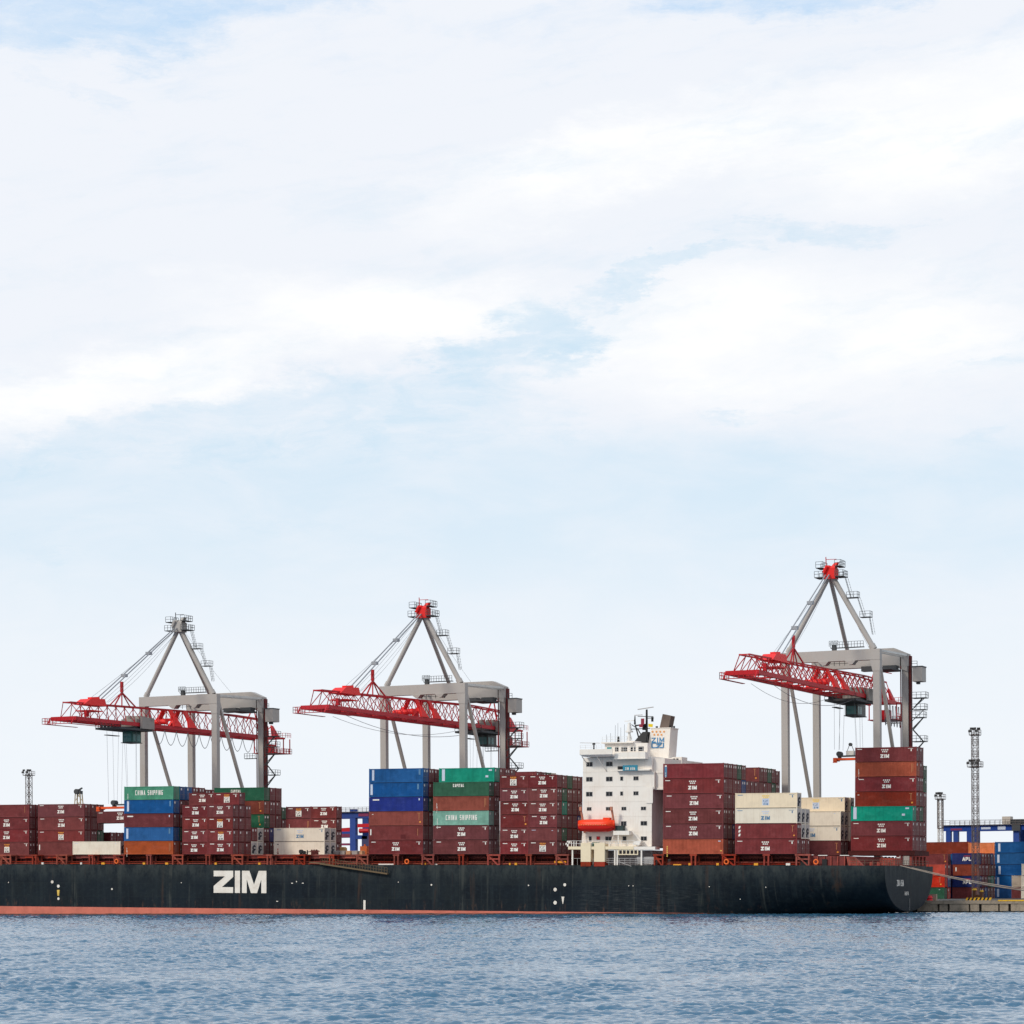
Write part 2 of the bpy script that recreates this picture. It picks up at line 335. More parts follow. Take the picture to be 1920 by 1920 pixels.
# ------------------------------------------------------------------ the ship
BM, CYL = 16.1, 16.1
ship = thing('container_ship', 'long dark blue-black container ship moored along the quay with white hull lettering', 'container ship')
TR = .0105
ship.rotation_euler = (0, TR, 0)
SHIPM = Matrix.Rotation(TR, 4, 'Y')
def hull_mat():
    m = bpy.data.materials.new('hull_paint'); m.use_nodes = True; k = NT(m.node_tree); b = k.t.nodes['Principled BSDF']
    b.inputs['Roughness'].default_value = .62; b.inputs['Specular IOR Level'].default_value = .15
    tc = k.n('ShaderNodeTexCoord').outputs['Object']
    sp = k.n('ShaderNodeSeparateXYZ'); k.L.new(tc, sp.inputs[0])
    base = k.mix(k.ramp(k.noise(tc, .12, 5, .6), .35, .65), C4(.0016, .0050, .010), C4(.0035, .009, .016))
    fr = k.noise(k.v('MULTIPLY', tc, (.55, .55, .03)), 1., 5, .72)          # vertical frames and run-off
    base = k.mix(k.ramp(fr, .46, .74, 0, .6), base, C4(.018, .028, .034))
    mott = k.noise(k.v('MULTIPLY', tc, (1, 1, 1.6)), 1.1, 7, .7)
    base = k.mix(k.ramp(mott, .48, .75, 0, .55), base, C4(.018, .030, .036))
    fl = k.ramp(k.noise(k.v('MULTIPLY', tc, (.28, .3, .02)), 1., 4, .7), .58, .72, 0, .55)
    base = k.mix(fl, base, C4(.075, .038, .022))
    bk = k.n('ShaderNodeTexBrick'); k.L.new(k.comb(sp.outputs[0], sp.outputs[2], 0.), bk.inputs[0]); bk.inputs['Scale'].default_value = 1.; bk.inputs['Brick Width'].default_value = 11.; bk.inputs['Row Height'].default_value = 2.9; bk.inputs['Mortar Size'].default_value = .045
    bk.inputs['Color1'].default_value = (0, 0, 0, 1); bk.inputs['Color2'].default_value = (.55, .55, .55, 1); bk.inputs['Mortar'].default_value = (.8, .8, .8, 1)
    base = k.mix(k.m('MULTIPLY', bk.outputs[0], k.ramp(k.noise(tc, .6, 5, .7), .3, .65, .1, .75)), base, C4(.018, .025, .025))
    low = k.m('MULTIPLY', k.ramp(k.noise(k.v('MULTIPLY', tc, (.9, .9, .25)), 1.3, 6, .7), .55, .72, 0, .8), k.ramp(sp.outputs[2], 3.4, 1., 0, 1))
    base = k.mix(low, base, C4(.09, .05, .035))
    sc = k.m('MULTIPLY', k.ramp(k.noise(k.v('MULTIPLY', tc, (.25, .3, 2.6)), 1.5, 9, .8), .46, .72, 0, .5), k.m('MULTIPLY', k.ramp(sp.outputs[0], 12, 16, 0, 1), k.m('MULTIPLY', k.ramp(sp.outputs[0], 52, 26, 0, 1), k.ramp(sp.outputs[2], 7.6, 4.5, 0, 1))))
    base = k.mix(sc, base, C4(.095, .1, .1))                                 # fender rubbing
    up = k.m('MULTIPLY', k.ramp(sp.outputs[2], 5.2, 9.4, 0, .85), k.ramp(k.noise(k.v('MULTIPLY', tc, (1, 1, .5)), .5, 7, .75), .36, .62))
    base = k.mix(up, base, C4(.036, .044, .044))
    sk = k.ramp(k.noise(k.comb(sp.outputs[0], 0., k.m('MULTIPLY', sp.outputs[2], .02)), .22, 7, .85), .53, .62, 0, .7)
    base = k.mix(k.m('MULTIPLY', sk, k.ramp(k.noise(tc, .35, 4), .35, .6)), base, C4(.05, .055, .05))
    k.set(b.inputs['Base Color'], base)
    bp = k.n('ShaderNodeBump'); bp.inputs['Strength'].default_value = .35; bp.inputs['Distance'].default_value = .12
    k.L.new(k.noise(k.v('MULTIPLY', tc, (.5, .5, .25)), 1, 3), bp.inputs['Height']); k.L.new(bp.outputs[0], b.inputs['Normal'])
    return m
def boot_mat():
    m = bpy.data.materials.new('boot_topping_paint'); m.use_nodes = True; k = NT(m.node_tree); b = k.t.nodes['Principled BSDF']
    b.inputs['Roughness'].default_value = .7
    tc = k.n('ShaderNodeTexCoord').outputs['Object']; sp = k.n('ShaderNodeSeparateXYZ'); k.L.new(tc, sp.inputs[0])
    base = k.mix(k.ramp(k.noise(tc, .3, 6, .65), .35, .7), C4(.62, .16, .105), C4(.46, .115, .075))
    rs = k.ramp(k.noise(k.v('MULTIPLY', tc, (.16, .2, .05)), 1.2, 5, .75), .6, .72, 0, .8)
    base = k.mix(rs, base, C4(.3, .085, .03))
    wet_refl = k.ramp(k.m('ADD', k.m('SUBTRACT', sp.outputs[2], k.m('MULTIPLY', sp.outputs[0], .0105)), k.m('MULTIPLY', k.noise(k.v('MULTIPLY', tc, (.3, .3, 1)), 1., 6, .7), .55)), .42, .68, 1, 0)
    base = k.mix(wet_refl, base, C4(.03, .022, .02))  # wet weed band, also painted dark for the reflection along the waterline
    k.set(b.inputs['Base Color'], base); return m
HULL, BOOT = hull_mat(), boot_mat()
XS = sorted(set(list(np.linspace(-180, -112, 18))+list(np.linspace(-112, 25, 30))+list(np.linspace(25, 75.2, 26))))
ZT, ZW = 9.7, .66
def half(x, z):
    if x > 25:
        s = (x-25)/50.2; zb = -5+6.2*s**.55 if s > 0 else -5; h = (z-zb)/(ZT-zb)
        if h <= 0: return 0.
        bt = (1-(1-min(1, h))**2.5)**(1/2.2)
        return BM*(1-(1-bt)*min(1, s**1.2))
    if x < -112:
        s = (-112-x)/68; fl = .55+.45*max(0, min(1, (z+2)/11.7))
        return BM*max(.012, (1-(s/(.74+.26*fl))**(1.6+fl))) if s < .74+.26*fl else .2
    return BM
def loft(zs):
    mb = MB(); n = len(zs); idx = []
    for x in XS:
        row = []
        for sgn in (-1, 1):
            for z in zs:
                zz = z
                if x > 25:
                    s = (x-25)/50.2; zb = -5+6.2*s**.55; zz = max(z, zb)
                mb.v.append((x, CYL+sgn*half(x, zz), zz)); row.append(len(mb.v)-1)
        idx.append(row)
    for a, c in zip(idx[:-1], idx[1:]):
        for k in range(n-1):
            mb.f.append((a[k], c[k], c[k+1], a[k+1])); mb.f.append((a[n+k], a[n+k+1], c[n+k+1], c[n+k])); mb.mi += [0, 0]
    return mb, idx, n
zs = [ZW+(ZT-ZW)*(i/26) for i in range(27)]
mb, idx, n = loft(zs)
e = idx[-1]
for k in range(n-1): mb.f.append((e[k], e[n+k], e[n+k+1], e[k+1])); mb.mi.append(0)
h_ = mb.build('hull', HULL, ship)
me = h_.data
for pl in me.polygons: pl.use_smooth = abs(pl.normal.x) < .9 or pl.center.x < 70
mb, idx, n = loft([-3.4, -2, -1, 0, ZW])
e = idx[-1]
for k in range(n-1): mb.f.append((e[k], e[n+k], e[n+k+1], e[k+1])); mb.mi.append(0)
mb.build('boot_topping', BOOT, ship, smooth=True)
deckred = mat('deck_red', (.17, .03, .025), .75, var=.12, dirt=.7, dirtcol=(.05, .015, .012), dscale=.7)
rustred = mat('pedestal_red', (.31, .045, .024), .75, var=.2, dirt=.85, dirtcol=(.08, .018, .012), dscale=.9, streak=.4)
mb = MB()
xs = [x for x in XS]
for a, c in zip(xs[:-1], xs[1:]):
    mb.add([(a, CYL-half(a, ZT)+.05, ZT-.25), (c, CYL-half(c, ZT)+.05, ZT-.25), (c, CYL+half(c, ZT)-.05, ZT-.25), (a, CYL+half(a, ZT)-.05, ZT-.25)], [(0, 1, 2, 3)])
mb.build('deck', deckred, ship)
white_paint = mat('white_lettering', (.80, .74, .66), .6, dirt=.6, dirtcol=(.55, .45, .38), dscale=.5)
def toship(px, py, y):   # surveyed bearing to ship coordinates on the side plane
    x, z = at(px, py, y); q = SHIPM.inverted() @ Vector((x, y, z)); return q.x, q.z
# big hull letters
mb = MB(); YL = -.03
def lp(pts, th=.02, i=0):
    q = [(x, YL-th*.1*i, z) for x, z in pts]; n = len(q)
    mb.add(q+[(x, y+.025, z) for x, y, z in q], [tuple(range(n))]+[(j, (j+1) % n, n+(j+1) % n, n+j) for j in range(n)])
x0, zt = toship(400.8, 1632.5, 0); x1, zb = toship(499.5, 1674.7, 0); HL = zt-zb; WL = x1-x0
X = lambda f: x0+WL*f
Zf = lambda f: zb+HL*f
lp([(X(0), Zf(1)), (X(0), Zf(.745)), (X(.215), Zf(.745)), (X(0), Zf(.31)), (X(0), Zf(0)), (X(.372), Zf(0)), (X(.372), Zf(.26)), (X(.158), Zf(.26)), (X(.372), Zf(.72)), (X(.372), Zf(1))])
lp([(X(.405), Zf(1)), (X(.405), Zf(0)), (X(.502), Zf(0)), (X(.502), Zf(1))], i=1)
lp([(X(.54), Zf(1)), (X(.54), Zf(0)), (X(.63), Zf(0)), (X(.63), Zf(.62)), (X(.71), Zf(0)), (X(.825), Zf(0)), (X(.905), Zf(.62)), (X(.905), Zf(0)), (X(1), Zf(0)), (X(1), Zf(1)), (X(.855), Zf(1)), (X(.768), Zf(.38)), (X(.68), Zf(1))], i=2)
mb.build('hull_lettering', white_paint, ship)
# draught marks, tug and thruster marks
mb = MB()
def disc(px, py, r):
    x, z = toship(px, py, 0); mb.tube((x, -.0, z), (x, -.04, z), r, 14)
for q in ((98, 1653.5, .34), (109.5, 1661.5, .34), (109.7, 1685, .28), (16, 1654.5, .12), (1041, 1668, .36), (1059, 1659, .3), (1041, 1692.5, .36), (747, 1654, .1), (556, 1653, .13), (1179, 1661, .1), (1187, 1661, .1), (1330, 1662.5, .09), (1436, 1663.5, .09), (1388, 1686, .09), (340, 1655, .1), (991, 1660, .14), (210, 1667, .2), (809, 1659, .18)): disc(*q)
x, z = toship(683.5, 1697, 0); mb.box(x-.24, x+.24, -.05, 0, z-.95, z+.98)
x, z = toship(1055.5, 1688, 0); mb.hexa([(x-.05, -.05, z-.7), (x+.05, -.05, z-.7), (x+.05, 0, z-.7), (x-.05, 0, z-.7)], [(x-.3, -.05, z+.7), (x+.3, -.05, z+.7), (x+.3, 0, z+.7), (x-.3, 0, z+.7)])
for px in (548, 568, 520):
    x, z = toship(px, 1656 if px != 520 else 1690, 0); mb.box(x-.22, x+.2, -.05, 0, z-.07, z+.08)
mb.build('hull_mark', white_paint, ship)
x, z = toship(109.5, 1673, 0); mb = MB(); mb.hexa([(x-.2, -.06, z-.75), (x+.2, -.06, z-.75), (x+.2, 0, z-.75), (x-.2, 0, z-.75)], [(x-.34, -.06, z+.5), (x+.34, -.06, z+.5), (x+.34, 0, z+.5), (x-.34, 0, z+.5)])
mb.build('yellow_mark', mat('mark_yellow', (.75, .5, .1), .6, dirt=.4), ship)
# transom lettering (faces the stern)
mb = MB(); write(mb, 'ZIM ASIA', 0, 0, 1.15, .17, wid=.55, gf=1.0); tl = mb.build('stern_lettering', white_paint, ship); tl.rotation_euler = (0, 0, R(90)); tl.location = (75.23, 9.9, 6.5)
mb = MB(); write(mb, 'HAIFA', 0, 0, .7, .12, wid=.9, gf=1.0); tl = mb.build('stern_lettering', white_paint, ship); tl.rotation_euler = (0, 0, R(90)); tl.location = (75.23, 14.1, 4.55)
mb = MB(); mb.box(75.2, 75.28, 15.9, 16.2, 1.35, 3.6); mb.build('stern_seam', mat('grey_steel', (.16, .16, .16), .5, metal=.3, dirt=.4), ship)

BAYX = {'Z': -134.3, 'A': -119.7, 'W': -105.1, 'B': -90.5, 'C': -76.0, 'D': -61.3, 'E': -46.7, 'F': -31.9, 'G': -17.4, 'H': -2.7, 'I': 31.6, 'J': 46.15, 'K': 61.7}
BASE = 11.85
# hatch covers with coamings, pedestals carrying the outer container rows
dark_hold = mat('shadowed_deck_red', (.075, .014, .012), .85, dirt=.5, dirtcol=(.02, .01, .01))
for k, x in BAYX.items():
    if k == 'K': continue
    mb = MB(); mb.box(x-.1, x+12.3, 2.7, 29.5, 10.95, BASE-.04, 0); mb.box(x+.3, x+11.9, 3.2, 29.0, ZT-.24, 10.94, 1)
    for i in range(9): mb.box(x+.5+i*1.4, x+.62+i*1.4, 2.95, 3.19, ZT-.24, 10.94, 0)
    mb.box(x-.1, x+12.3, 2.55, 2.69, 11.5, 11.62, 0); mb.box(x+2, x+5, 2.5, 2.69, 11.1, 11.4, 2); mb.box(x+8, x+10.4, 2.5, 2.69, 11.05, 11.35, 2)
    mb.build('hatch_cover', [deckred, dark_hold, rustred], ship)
def pedestal(x, w, diag):
    mb = MB()
    for xx in (x, x+w-.28):
        mb.box(xx, xx+.28, .12, .5, ZT-.24, BASE-.35)
        mb.box(xx, xx+.28, 2.1, 2.4, ZT-.24, BASE-.35)
    mb.box(x-.15, x+w+.15, .08, 2.5, BASE-.34, BASE-.045)
    if diag:
        mb.bar((x+.3, .3, BASE-.42), (x+w-.3, .3, ZT-.1), .26); mb.box(x+.29, x+w-.29, .2, .4, BASE-1.1, BASE-.85)
    mb.build('container_pedestal', rustred, ship)
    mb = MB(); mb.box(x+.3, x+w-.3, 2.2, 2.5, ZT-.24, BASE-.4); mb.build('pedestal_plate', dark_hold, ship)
for k, x in BAYX.items():
    if k in 'K': continue
    pedestal(x+12.25-.35, 2.7, True)
    pedestal(x+5.6, 1.1, False)
for k in 'ZI': pedestal(BAYX[k]-1.9, 1.95, True)
for k in 'ZAWBCDEFGHIJ':   # walkway rail and pipes along the deck edge
    x = BAYX[k]
    for y, z, w in ((.9, .25, .16), (1.3, .6, .12)): mb = MB(); mb.bar((x-.5, y, ZT+z), (x+13.6, y, ZT+z), w); mb.build('deck_pipe', rustred, ship)
yl = mat('yellow_deck_paint', (.8, .36, .03), .6); wh = mat('white_deck_paint', (.8, .76, .7), .6)
mb = MB()
for x, w, m in ((-86.2, .6, 0), (-80.6, .7, 0), (-68.5, .5, 0), (-64.3, .3, 0), (-112, .5, 1), (-102, .4, 1), (-96.6, .8, 0), (-30, 3.5, 1), (-18.2, 1.4, 1), (-19.6, .25, 0), (-20.3, .25, 0), (0.2, .5, 0), (33.5, 1.6, 0), (36.6, .5, 0), (56, .8, 1), (-1, .3, 0), (42.2, .5, 0), (-124, .4, 1), (-58, .5, 0), (49.7, .8, 0)):
    mb = MB(); mb.box(x, x+w, .6, .9, ZT-.2, ZT+(.42 if w < 1 else .22)); mb.build('deck_fitting', wh if m else yl, ship)
def ring(x, z, y=.02, r=.42):
    mb = MB(); pts = [(math.cos(i*math.pi/6)*r, 0, math.sin(i*math.pi/6)*r) for i in range(13)]; mb.poly(pts, .13, 6)
    return mb
for px, lab in ((218.5, 'orange life ring on the red frame under the orange container'), (763, 'orange life ring beside a yellow post under the blue-topped stack'), (1362, 'orange life ring below the gap right of the ochre container'), (1530, 'orange life ring at the foot of the stern deckhouse')):
    x, z = toship(px, 1618, 0); o = ring(x, z).build('life_ring', mat('life_ring_orange', (.85, .16, .03), .5)); q = SHIPM @ Vector((x, -.02, ZT+.65)); o.location = q
    tag(o, lab, 'life ring', 'life rings along the ship side')
# stowed accommodation ladder
xa, za = toship(601, 1619.5, -.5); xb_, zb_ = toship(727, 1638.5, -.5)
alu = mat('ladder_ochre', (.15, .10, .055), .6, dirt=.5, dirtcol=(.12, .08, .04))
mb = MB(); mb.bar((xa, -.45, za), (xb_, -.45, zb_), .7, .28); mb.bar((xa-2.5, -.4, za+.3), (xa+1, -.4, za), .6, .2)
mb.rail([(xa+.5, -.75, za+.1), (xb_, -.75, zb_+.1)], 1.15, .03, .62)
mb.build('accommodation_ladder', alu, ship)
# mooring deck at the stern
mb = MB()
mb.box(58.9, 67.5, 1.0, 31, ZT-.24, 11.45, 0); mb.box(67.5, 74.2, 12, 31, ZT-.24, 9.9, 0)
for x in np.arange(59.4, 67.4, 1.3): mb.box(x, x+.18, .75, .99, ZT-.24, 11.4, 1)
for y in np.arange(22.6, 32.3, 2.4):
    mb.box(73.3, 73.7, y, y+.4, ZT-.24, BASE-.3, 1); mb.box(67.6, 68., y, y+.4, ZT-.24, BASE-.3, 1)
mb.box(61.2, 74.4, 22.3, 32.2, BASE-.1, BASE+.76, 2)
mb.hexa([(68, .9, ZT-.24), (71, .9, ZT-.24), (71, 2, ZT-.24), (68, 2, ZT-.24)], [(67.6, .9, 11.3), (69, .9, 11.3), (69, 2, 11.3), (67.6, 2, 11.3)], 1)
mb.box(58.8, 60.3, .7, .98, 9.6, 11.2, 3); mb.box(63, 63.9, .7, .97, 9.5, 10.9, 3)
for x, z in ((62.2, 11.5), (66.4, 11.5), (59.5, 11.6)): mb.box(x, x+1.7, .8, 1.2, z, z+.13, 4)
for x in (69.5, 71.6, 73): mb.tube((x, 3.5, ZT-.24), (x, 3.5, ZT+.7), .35, 8, mi=1)
mb.box(70, 73, 14, 18, ZT-.24, 11.2, 1); mb.box(71.8, 72.4, 19, 19.6, ZT, 11.4, 4)
mb.build('mooring_deck', [deckred, rustred, dark_hold, blk, wh], ship)
mb = MB(); mb.rail([(68.2, .3, ZT), (74.4, .3, ZT), (74.4, 31.8, ZT)], 1.0, .03, 1.5); mb.build('stern_rail', mat('rail_brown', (.14, .1, .07), .6), ship)

# ------------------------------------------------------------------ superstructure
wp = mat('superstructure_white', (.83, .775, .71), .5, dirt=.25, dirtcol=(.58, .46, .36), streak=.45, dscale=.35)
crm = mat('cream_paint', (.80, .68, .48), .5, dirt=.3, dirtcol=(.6, .45, .3))
gr = mat('pale_grey_paint', (.42, .40, .39), .6, dirt=.4)
dgr = mat('dark_grey_paint', (.10, .10, .105), .6)
glass = mat('window_glass', (.016, .018, .022), .12)
teal = mat('bridge_glass_teal', (.05, .30, .32), .15)
def sxz(zx, zy): return 13.7+(zx-285)*.0186, 30.67-(zy-660)*.01723
house = MB()
house.box(13.9, 28.3, 2.5, 29.7, 13.32, 30.55, 0); house.box(14.2, 28, 3.6, 28.6, ZT-.24, 12.6, 1)
house.box(28.31, 30.6, 3.3, 12, 24.5, 30.2, 0); house.box(28.31, 30.8, 3.1, 12, 24.2, 24.49, 0); house.box(28.31, 30.75, 3.2, 3.29, 27.4, 27.5, 0); house.box(28.31, 28.8, 2.52, 4.5, 24.3, 27.6, 0); house.box(27.2, 28.55, 2.35, 2.49, 21.6, 24.7, 0)
for z in (16.1, 19.1, 22.0, 24.9, 27.75): house.box(13.88, 28.32, 2.46, 2.49, z, z+.05, 0)
hs = house.build('accommodation_block', [wp, gr], ship)
def window(zx0, zx1, zy0, zy1, panes=2, m=glass, y=2.5):
    xa, za = sxz(zx0, zy0); xb, zb = sxz(zx1, zy1)
    mb = MB(); mb.box(xa-.07, xb+.07, y-.045, y-.004, zb-.07, za+.07, 0)
    w = (xb-xa-.08*(panes-1))/panes
    for i in range(panes): mb.box(xa+i*(w+.08), xa+i*(w+.08)+w, y-.07, y-.046, zb, za, 1)
    mb.build('window', [gr, m], hs)
for zy in (720, 888, 1055):
    for a, c, n in ((335, 402, 2), (560, 627, 2)): window(a, c, zy, zy+45, n)
for zy in (888, 1055): window(720, 746, zy, zy+40, 1); window(868, 918, zy, zy+38, 2)
for a, c in ((345, 390), (560, 608), (735, 783), (952, 1003)): window(a, c, 1227, 1260, 2)
window(730, 785, 1388, 1435, 2); window(950, 1015, 1388, 1430, 2); window(555, 622, 1558, 1603, 2); window(952, 1014, 1558, 1600, 2); window(750, 786, 1558, 1603, 1)
window(368, 394, 1555, 1605, 1); window(455, 490, 1555, 1590, 1, redp)
window(690, 755, 772, 808, 1, blk)  # recess opening, its shade put in as a black pane
# balconies, sign
mb = MB(); xa, za = sxz(685, 665); xb, zb = sxz(1030, 680); mb.box(xa, xb, .9, 2.49, zb-.1, za+.75, 0); mb.box(xa-.1, xb+.1, .8, 2.49, zb-.26, zb-.101, 0)
xa, za = sxz(686, 760); xb, zb = sxz(1065, 815); mb.box(xa, xb, 1.6, 2.49, zb-.15, zb+.1, 0)
mb.build('balcony', [wp], hs)
xa, za = sxz(768, 762); xb, zb = sxz(932, 822)
mb = MB(); mb.box(xa, xb, 1.45, 1.59, zb, za, 0); write(mb, 'ZIM ASIA', (xa+xb)/2, (za+zb)/2-.15, .5, .09, 1.44, .5, 1, gf=1.2)
mb.build('name_board', [mat('board_teal', (.035, .23, .33), .5), white_paint], hs)
# bridge deck, wings, wheelhouse
mb = MB()
xl, zl = sxz(322, 592); xr, zr = sxz(690, 660)
mb.hexa([(xl+.6, .2, 30.62), (xr, .2, 30.62), (xr, 7, 30.62), (xl+.6, 7, 30.62)], [(xl, -.3, 30.98), (xr, -.3, 30.98), (xr, 7, 30.98), (xl, 7, 30.98)])
mb.box(xl, xr, -.3, -.18, 30.98, 32.0); mb.box(xl, xl+.12, -.18, 7, 30.98, 32.0)
mb.build('bridge_wing', wp, ship); mb = MB(); mb.hexa([(xl+.6, 25.2, 30.62), (xr, 25.2, 30.62), (xr, 32, 30.62), (xl+.6, 32, 30.62)], [(xl, 25.2, 30.98), (xr, 25.2, 30.98), (xr, 32.5, 30.98), (xl, 32.5, 30.98)])
mb.build('bridge_wing', wp, ship); mb = MB(); mb.bar((17.1, -.2, 31.7), (18.9, 2.45, 27.8), .14); mb.build('wing_strut', wp, ship); mb = MB(); mb.bar((xl+.3, .1, 30.7), (xl+.5, 2.4, 29.2), .12)
mb.build('wing_strut', wp, ship)
wh_ = MB(); wh_.box(18.3, 22.0, 2.9, 29.3, 30.56, 33.2); wh_.box(22.001, 27.2, 2.9, 4.3, 30.56, 33.2); wh_.box(17.8, 22.3, 2.2, 30, 33.21, 33.45); wh_.box(22.301, 24.4, 2.2, 4.5, 33.21, 33.43); wh_.box(20.3, 22, 9, 18, 33.46, 34.0)
who = wh_.build('wheelhouse', wp, ship)
def bwin(zx0, zx1, m=glass):
    xa, za = sxz(zx0, 555); xb, zb = sxz(zx1, 600); mb = MB(); mb.box(xa, xb, 2.83, 2.895, zb, za, 0); mb.box(xa-.06, xb+.06, 2.87, 2.897, zb-.06, za+.06, 1); mb.build('window', [m, gr], who)
for a, c, m in ((560, 608, teal), (650, 685, glass), (722, 734, glass), (744, 782, glass), (825, 846, glass), (860, 876, glass), (912, 966, glass)): bwin(a, c, m)
rl = mat('white_rail', (.75, .73, .7), .5)
mb = MB(); mb.rail([(xl+.1, -.24, 32.0), (19, -.24, 32.0)], .8, .025, 1.1); mb.build('railing', rl, ship); mb = MB(); mb.rail([(18.0, 2.3, 33.46), (24.2, 2.3, 33.46)], 1.0, .025, .9); mb.build('railing', rl, ship); mb = MB(); mb.rail([(20.6, 1.0, 31.4), (27, 1.0, 31.4)], .9, .025, .9); mb.build('railing', rl, ship)
mb = MB(); mb.bar((14.4, -.2, 33.3), (17.9, 1.5, 33.25), .14); mb.build('wing_awning_bar', rl, ship)
mb = MB(); mb.rail([(11.9, .1, 13.4), (25.6, .1, 13.4)], 1., .03, 1.2)
mb.build('railing', rl, ship)
mb = MB()
for x, h in ((18.4, 35.0), (19.2, 35.3), (20.1, 36.8), (20.6, 37.2), (21.4, 36.3), (22.1, 36.9), (26.8, 34.5)): mb = MB(); mb.tube((x, 3.4+.2*(x % 3), 33.4), (x, 3.4+.2*(x % 3), h), .03, 5); mb.build('whip_aerial', dgr, ship)
mb = MB(); mb.tube((16.9, .8, 32.0), (16.9, .8, 32.9), .16, 8); mb.tube((16.9, .8, 32.9), (16.9, .8, 33.25), .3, 8); mb.build('search_light', blk, ship); mb = MB(); mb.tube((20.9, 3.5, 33.46), (20.9, 3.5, 34.6), .28, 8, .2); mb.build('search_light', blk, ship)
# masts
mb = MB(); mb.tube((18.8, 14, 33.4), (18.8, 14, 36.0), .34, 10, .26); mb.tube((18.8, 14, 36.0), (18.8, 14, 36.3), .75, 12, .75); mb.tube((18.8, 14, 36.3), (18.8, 14, 37.9), .5, 10, .3); mb.bar((17.8, 14, 38.2), (19.8, 14, 38.3), .16)
mb.bar((18.3, 13.4, 33.4), (18.7, 14, 36), .1); mb.bar((19.4, 14.6, 33.4), (18.9, 14, 36), .1)
mb.build('radar_post', rl, ship)
mb = MB(); mb.hexa([(20.3, 12.5, 33.9), (22.9, 12.5, 33.9), (22.9, 15.5, 33.9), (20.3, 15.5, 33.9)], [(21.9, 13.4, 36), (22.9, 13.4, 36), (22.9, 14.8, 36), (21.9, 14.8, 36)])
mb.tube((22.5, 14, 35.5), (22.5, 14, 40.4), .26, 10, .2); mb.bar((22.5, 14, 38.7), (24, 14, 38.7), .14); mb.bar((20.6, 14, 39.1), (23.9, 14, 39.0), .12); mb.bar((20.1, 14, 37.3), (22.6, 14, 37.5), .25)
mb.tube((20.0, 14, 37.5), (20.0, 14, 39.2), .22, 8, .1); mb.bar((20.1, 14, 37.4), (21.2, 14, 33.5), .22); mb.bar((20.6, 14, 36.6), (22.0, 14, 34.4), .16); mb.bar((19.3, 14, 37.5), (20.8, 14, 36.5), .14)
mb.tube((23.7, 14, 38.0), (23.7, 14, 38.9), .25, 8); mb.bar((18.9, 14, 36.6), (24, 14, 36.7), .14); mb.tube((21.9, 14.2, 36.4), (21.9, 14.2, 37.4), .4, 8)
mb.build('signal_mast', blk, ship)
mb = MB(); mb.bar((20.6, 14, 40.45), (23.9, 14, 40.85), .24, .16); mb.bar((20.3, 13, 39.25), (22.0, 13, 39.3), .14); mb.build('radar_scanner', gr, ship)
mb = MB(); mb.add([(22.85, 14, 37.6), (23.8, 14.1, 37.5), (23.7, 14.1, 36.9), (22.85, 14, 37.0)], [(0, 1, 2, 3)]); mb.add([(22.85, 14.02, 37.6), (23.8, 14.12, 37.5), (23.7, 14.12, 36.9), (22.85, 14.02, 37.0)], [(3, 2, 1, 0)]); mb.build('signal_flag', mat('flag_yellow', (.8, .6, .03), .8), ship)
mb = MB(); mb.box(21.6, 22.3, 13.2, 13.26, 37.4, 38.6); mb.box(21.2, 22.0, 13.3, 13.36, 36.9, 37.5); mb.build('red_signal_flag', mat('flag_maroon', (.25, .03, .05), .8), ship)
# funnel
fn = MB(); fn.hexa([(22.3, 14, 30.5), (27.1, 14, 30.5), (27.1, 18, 30.5), (22.3, 18, 30.5)], [(23.4, 14, 36.6), (27.55, 14, 36.6), (27.55, 18, 36.6), (23.4, 18, 36.6)], 0)
fn.box(23.3, 27.7, 13.9, 18.1, 36.61, 36.75, 0); fn.box(24, 28.29, 13, 17.5, 30.56, 30.75, 0); fn.box(28.31, 30.3, 13, 16, 29.2, 30.9, 0); fn.box(28.5, 28.95, 12.94, 12.99, 29.9, 30.6, 1); fn.box(29.2, 29.6, 12.94, 12.99, 29.9, 30.6, 1)
fo = fn.build('funnel', [wp, blk], ship)
def fun(zx, zy):   # on the funnel port face at y = 14
    x, z = at(1040+zx/6, 1310+zy/6, 13.95); q = SHIPM.inverted() @ Vector((x, 13.95, z)); return q.x, q.z
mb = MB()
for i in range(4): x, z = fun(1101+i*43, 371); mb.tube((x, 13.99, z), (x, 13.93, z), .2, 8, mi=0)
for i in range(3): x, z = fun(1121+i*40, 405); mb.tube((x, 13.99, z), (x, 13.93, z), .2, 8, mi=0)
x, z = fun(1160, 465); write(mb, 'ZIM', x, z, .95, .19, 13.97, 1.05, 1)
x, z = fun(1160, 524)
for i, (a, c, d, e_) in enumerate(((-1.22, .45, .9, .45), (-1.22, -.45, .2, -.45), (-1.22, .45, -1.22, -.45), (1.18, .45, 1.18, -.45), (.35, -.45, 1.18, -.45), (.75, .3, -.2, -.45), (-.3, .12, .7, .2))):
    mb.bar((x+a, 13.95-.004*i, z+c), (x+d, 13.95-.004*i, z+e_), .17, mi=1)
mb.build('funnel_emblem', [mat('emblem_orange', (.75, .33, .1), .6), mat('emblem_blue', (.06, .22, .42), .6)], fo)
mb = MB(); mb.hexa([(24.9, 14.8, 36.76), (26.8, 14.8, 36.76), (26.8, 17, 36.76), (24.9, 17, 36.76)], [(25.55, 14.8, 39.5), (27.3, 14.8, 39.1), (27.3, 17, 39.1), (25.55, 17, 39.5)]); mb.build('exhaust_pipe', mat('exhaust_brown', (.16, .12, .1), .7, dirt=.6), fo)
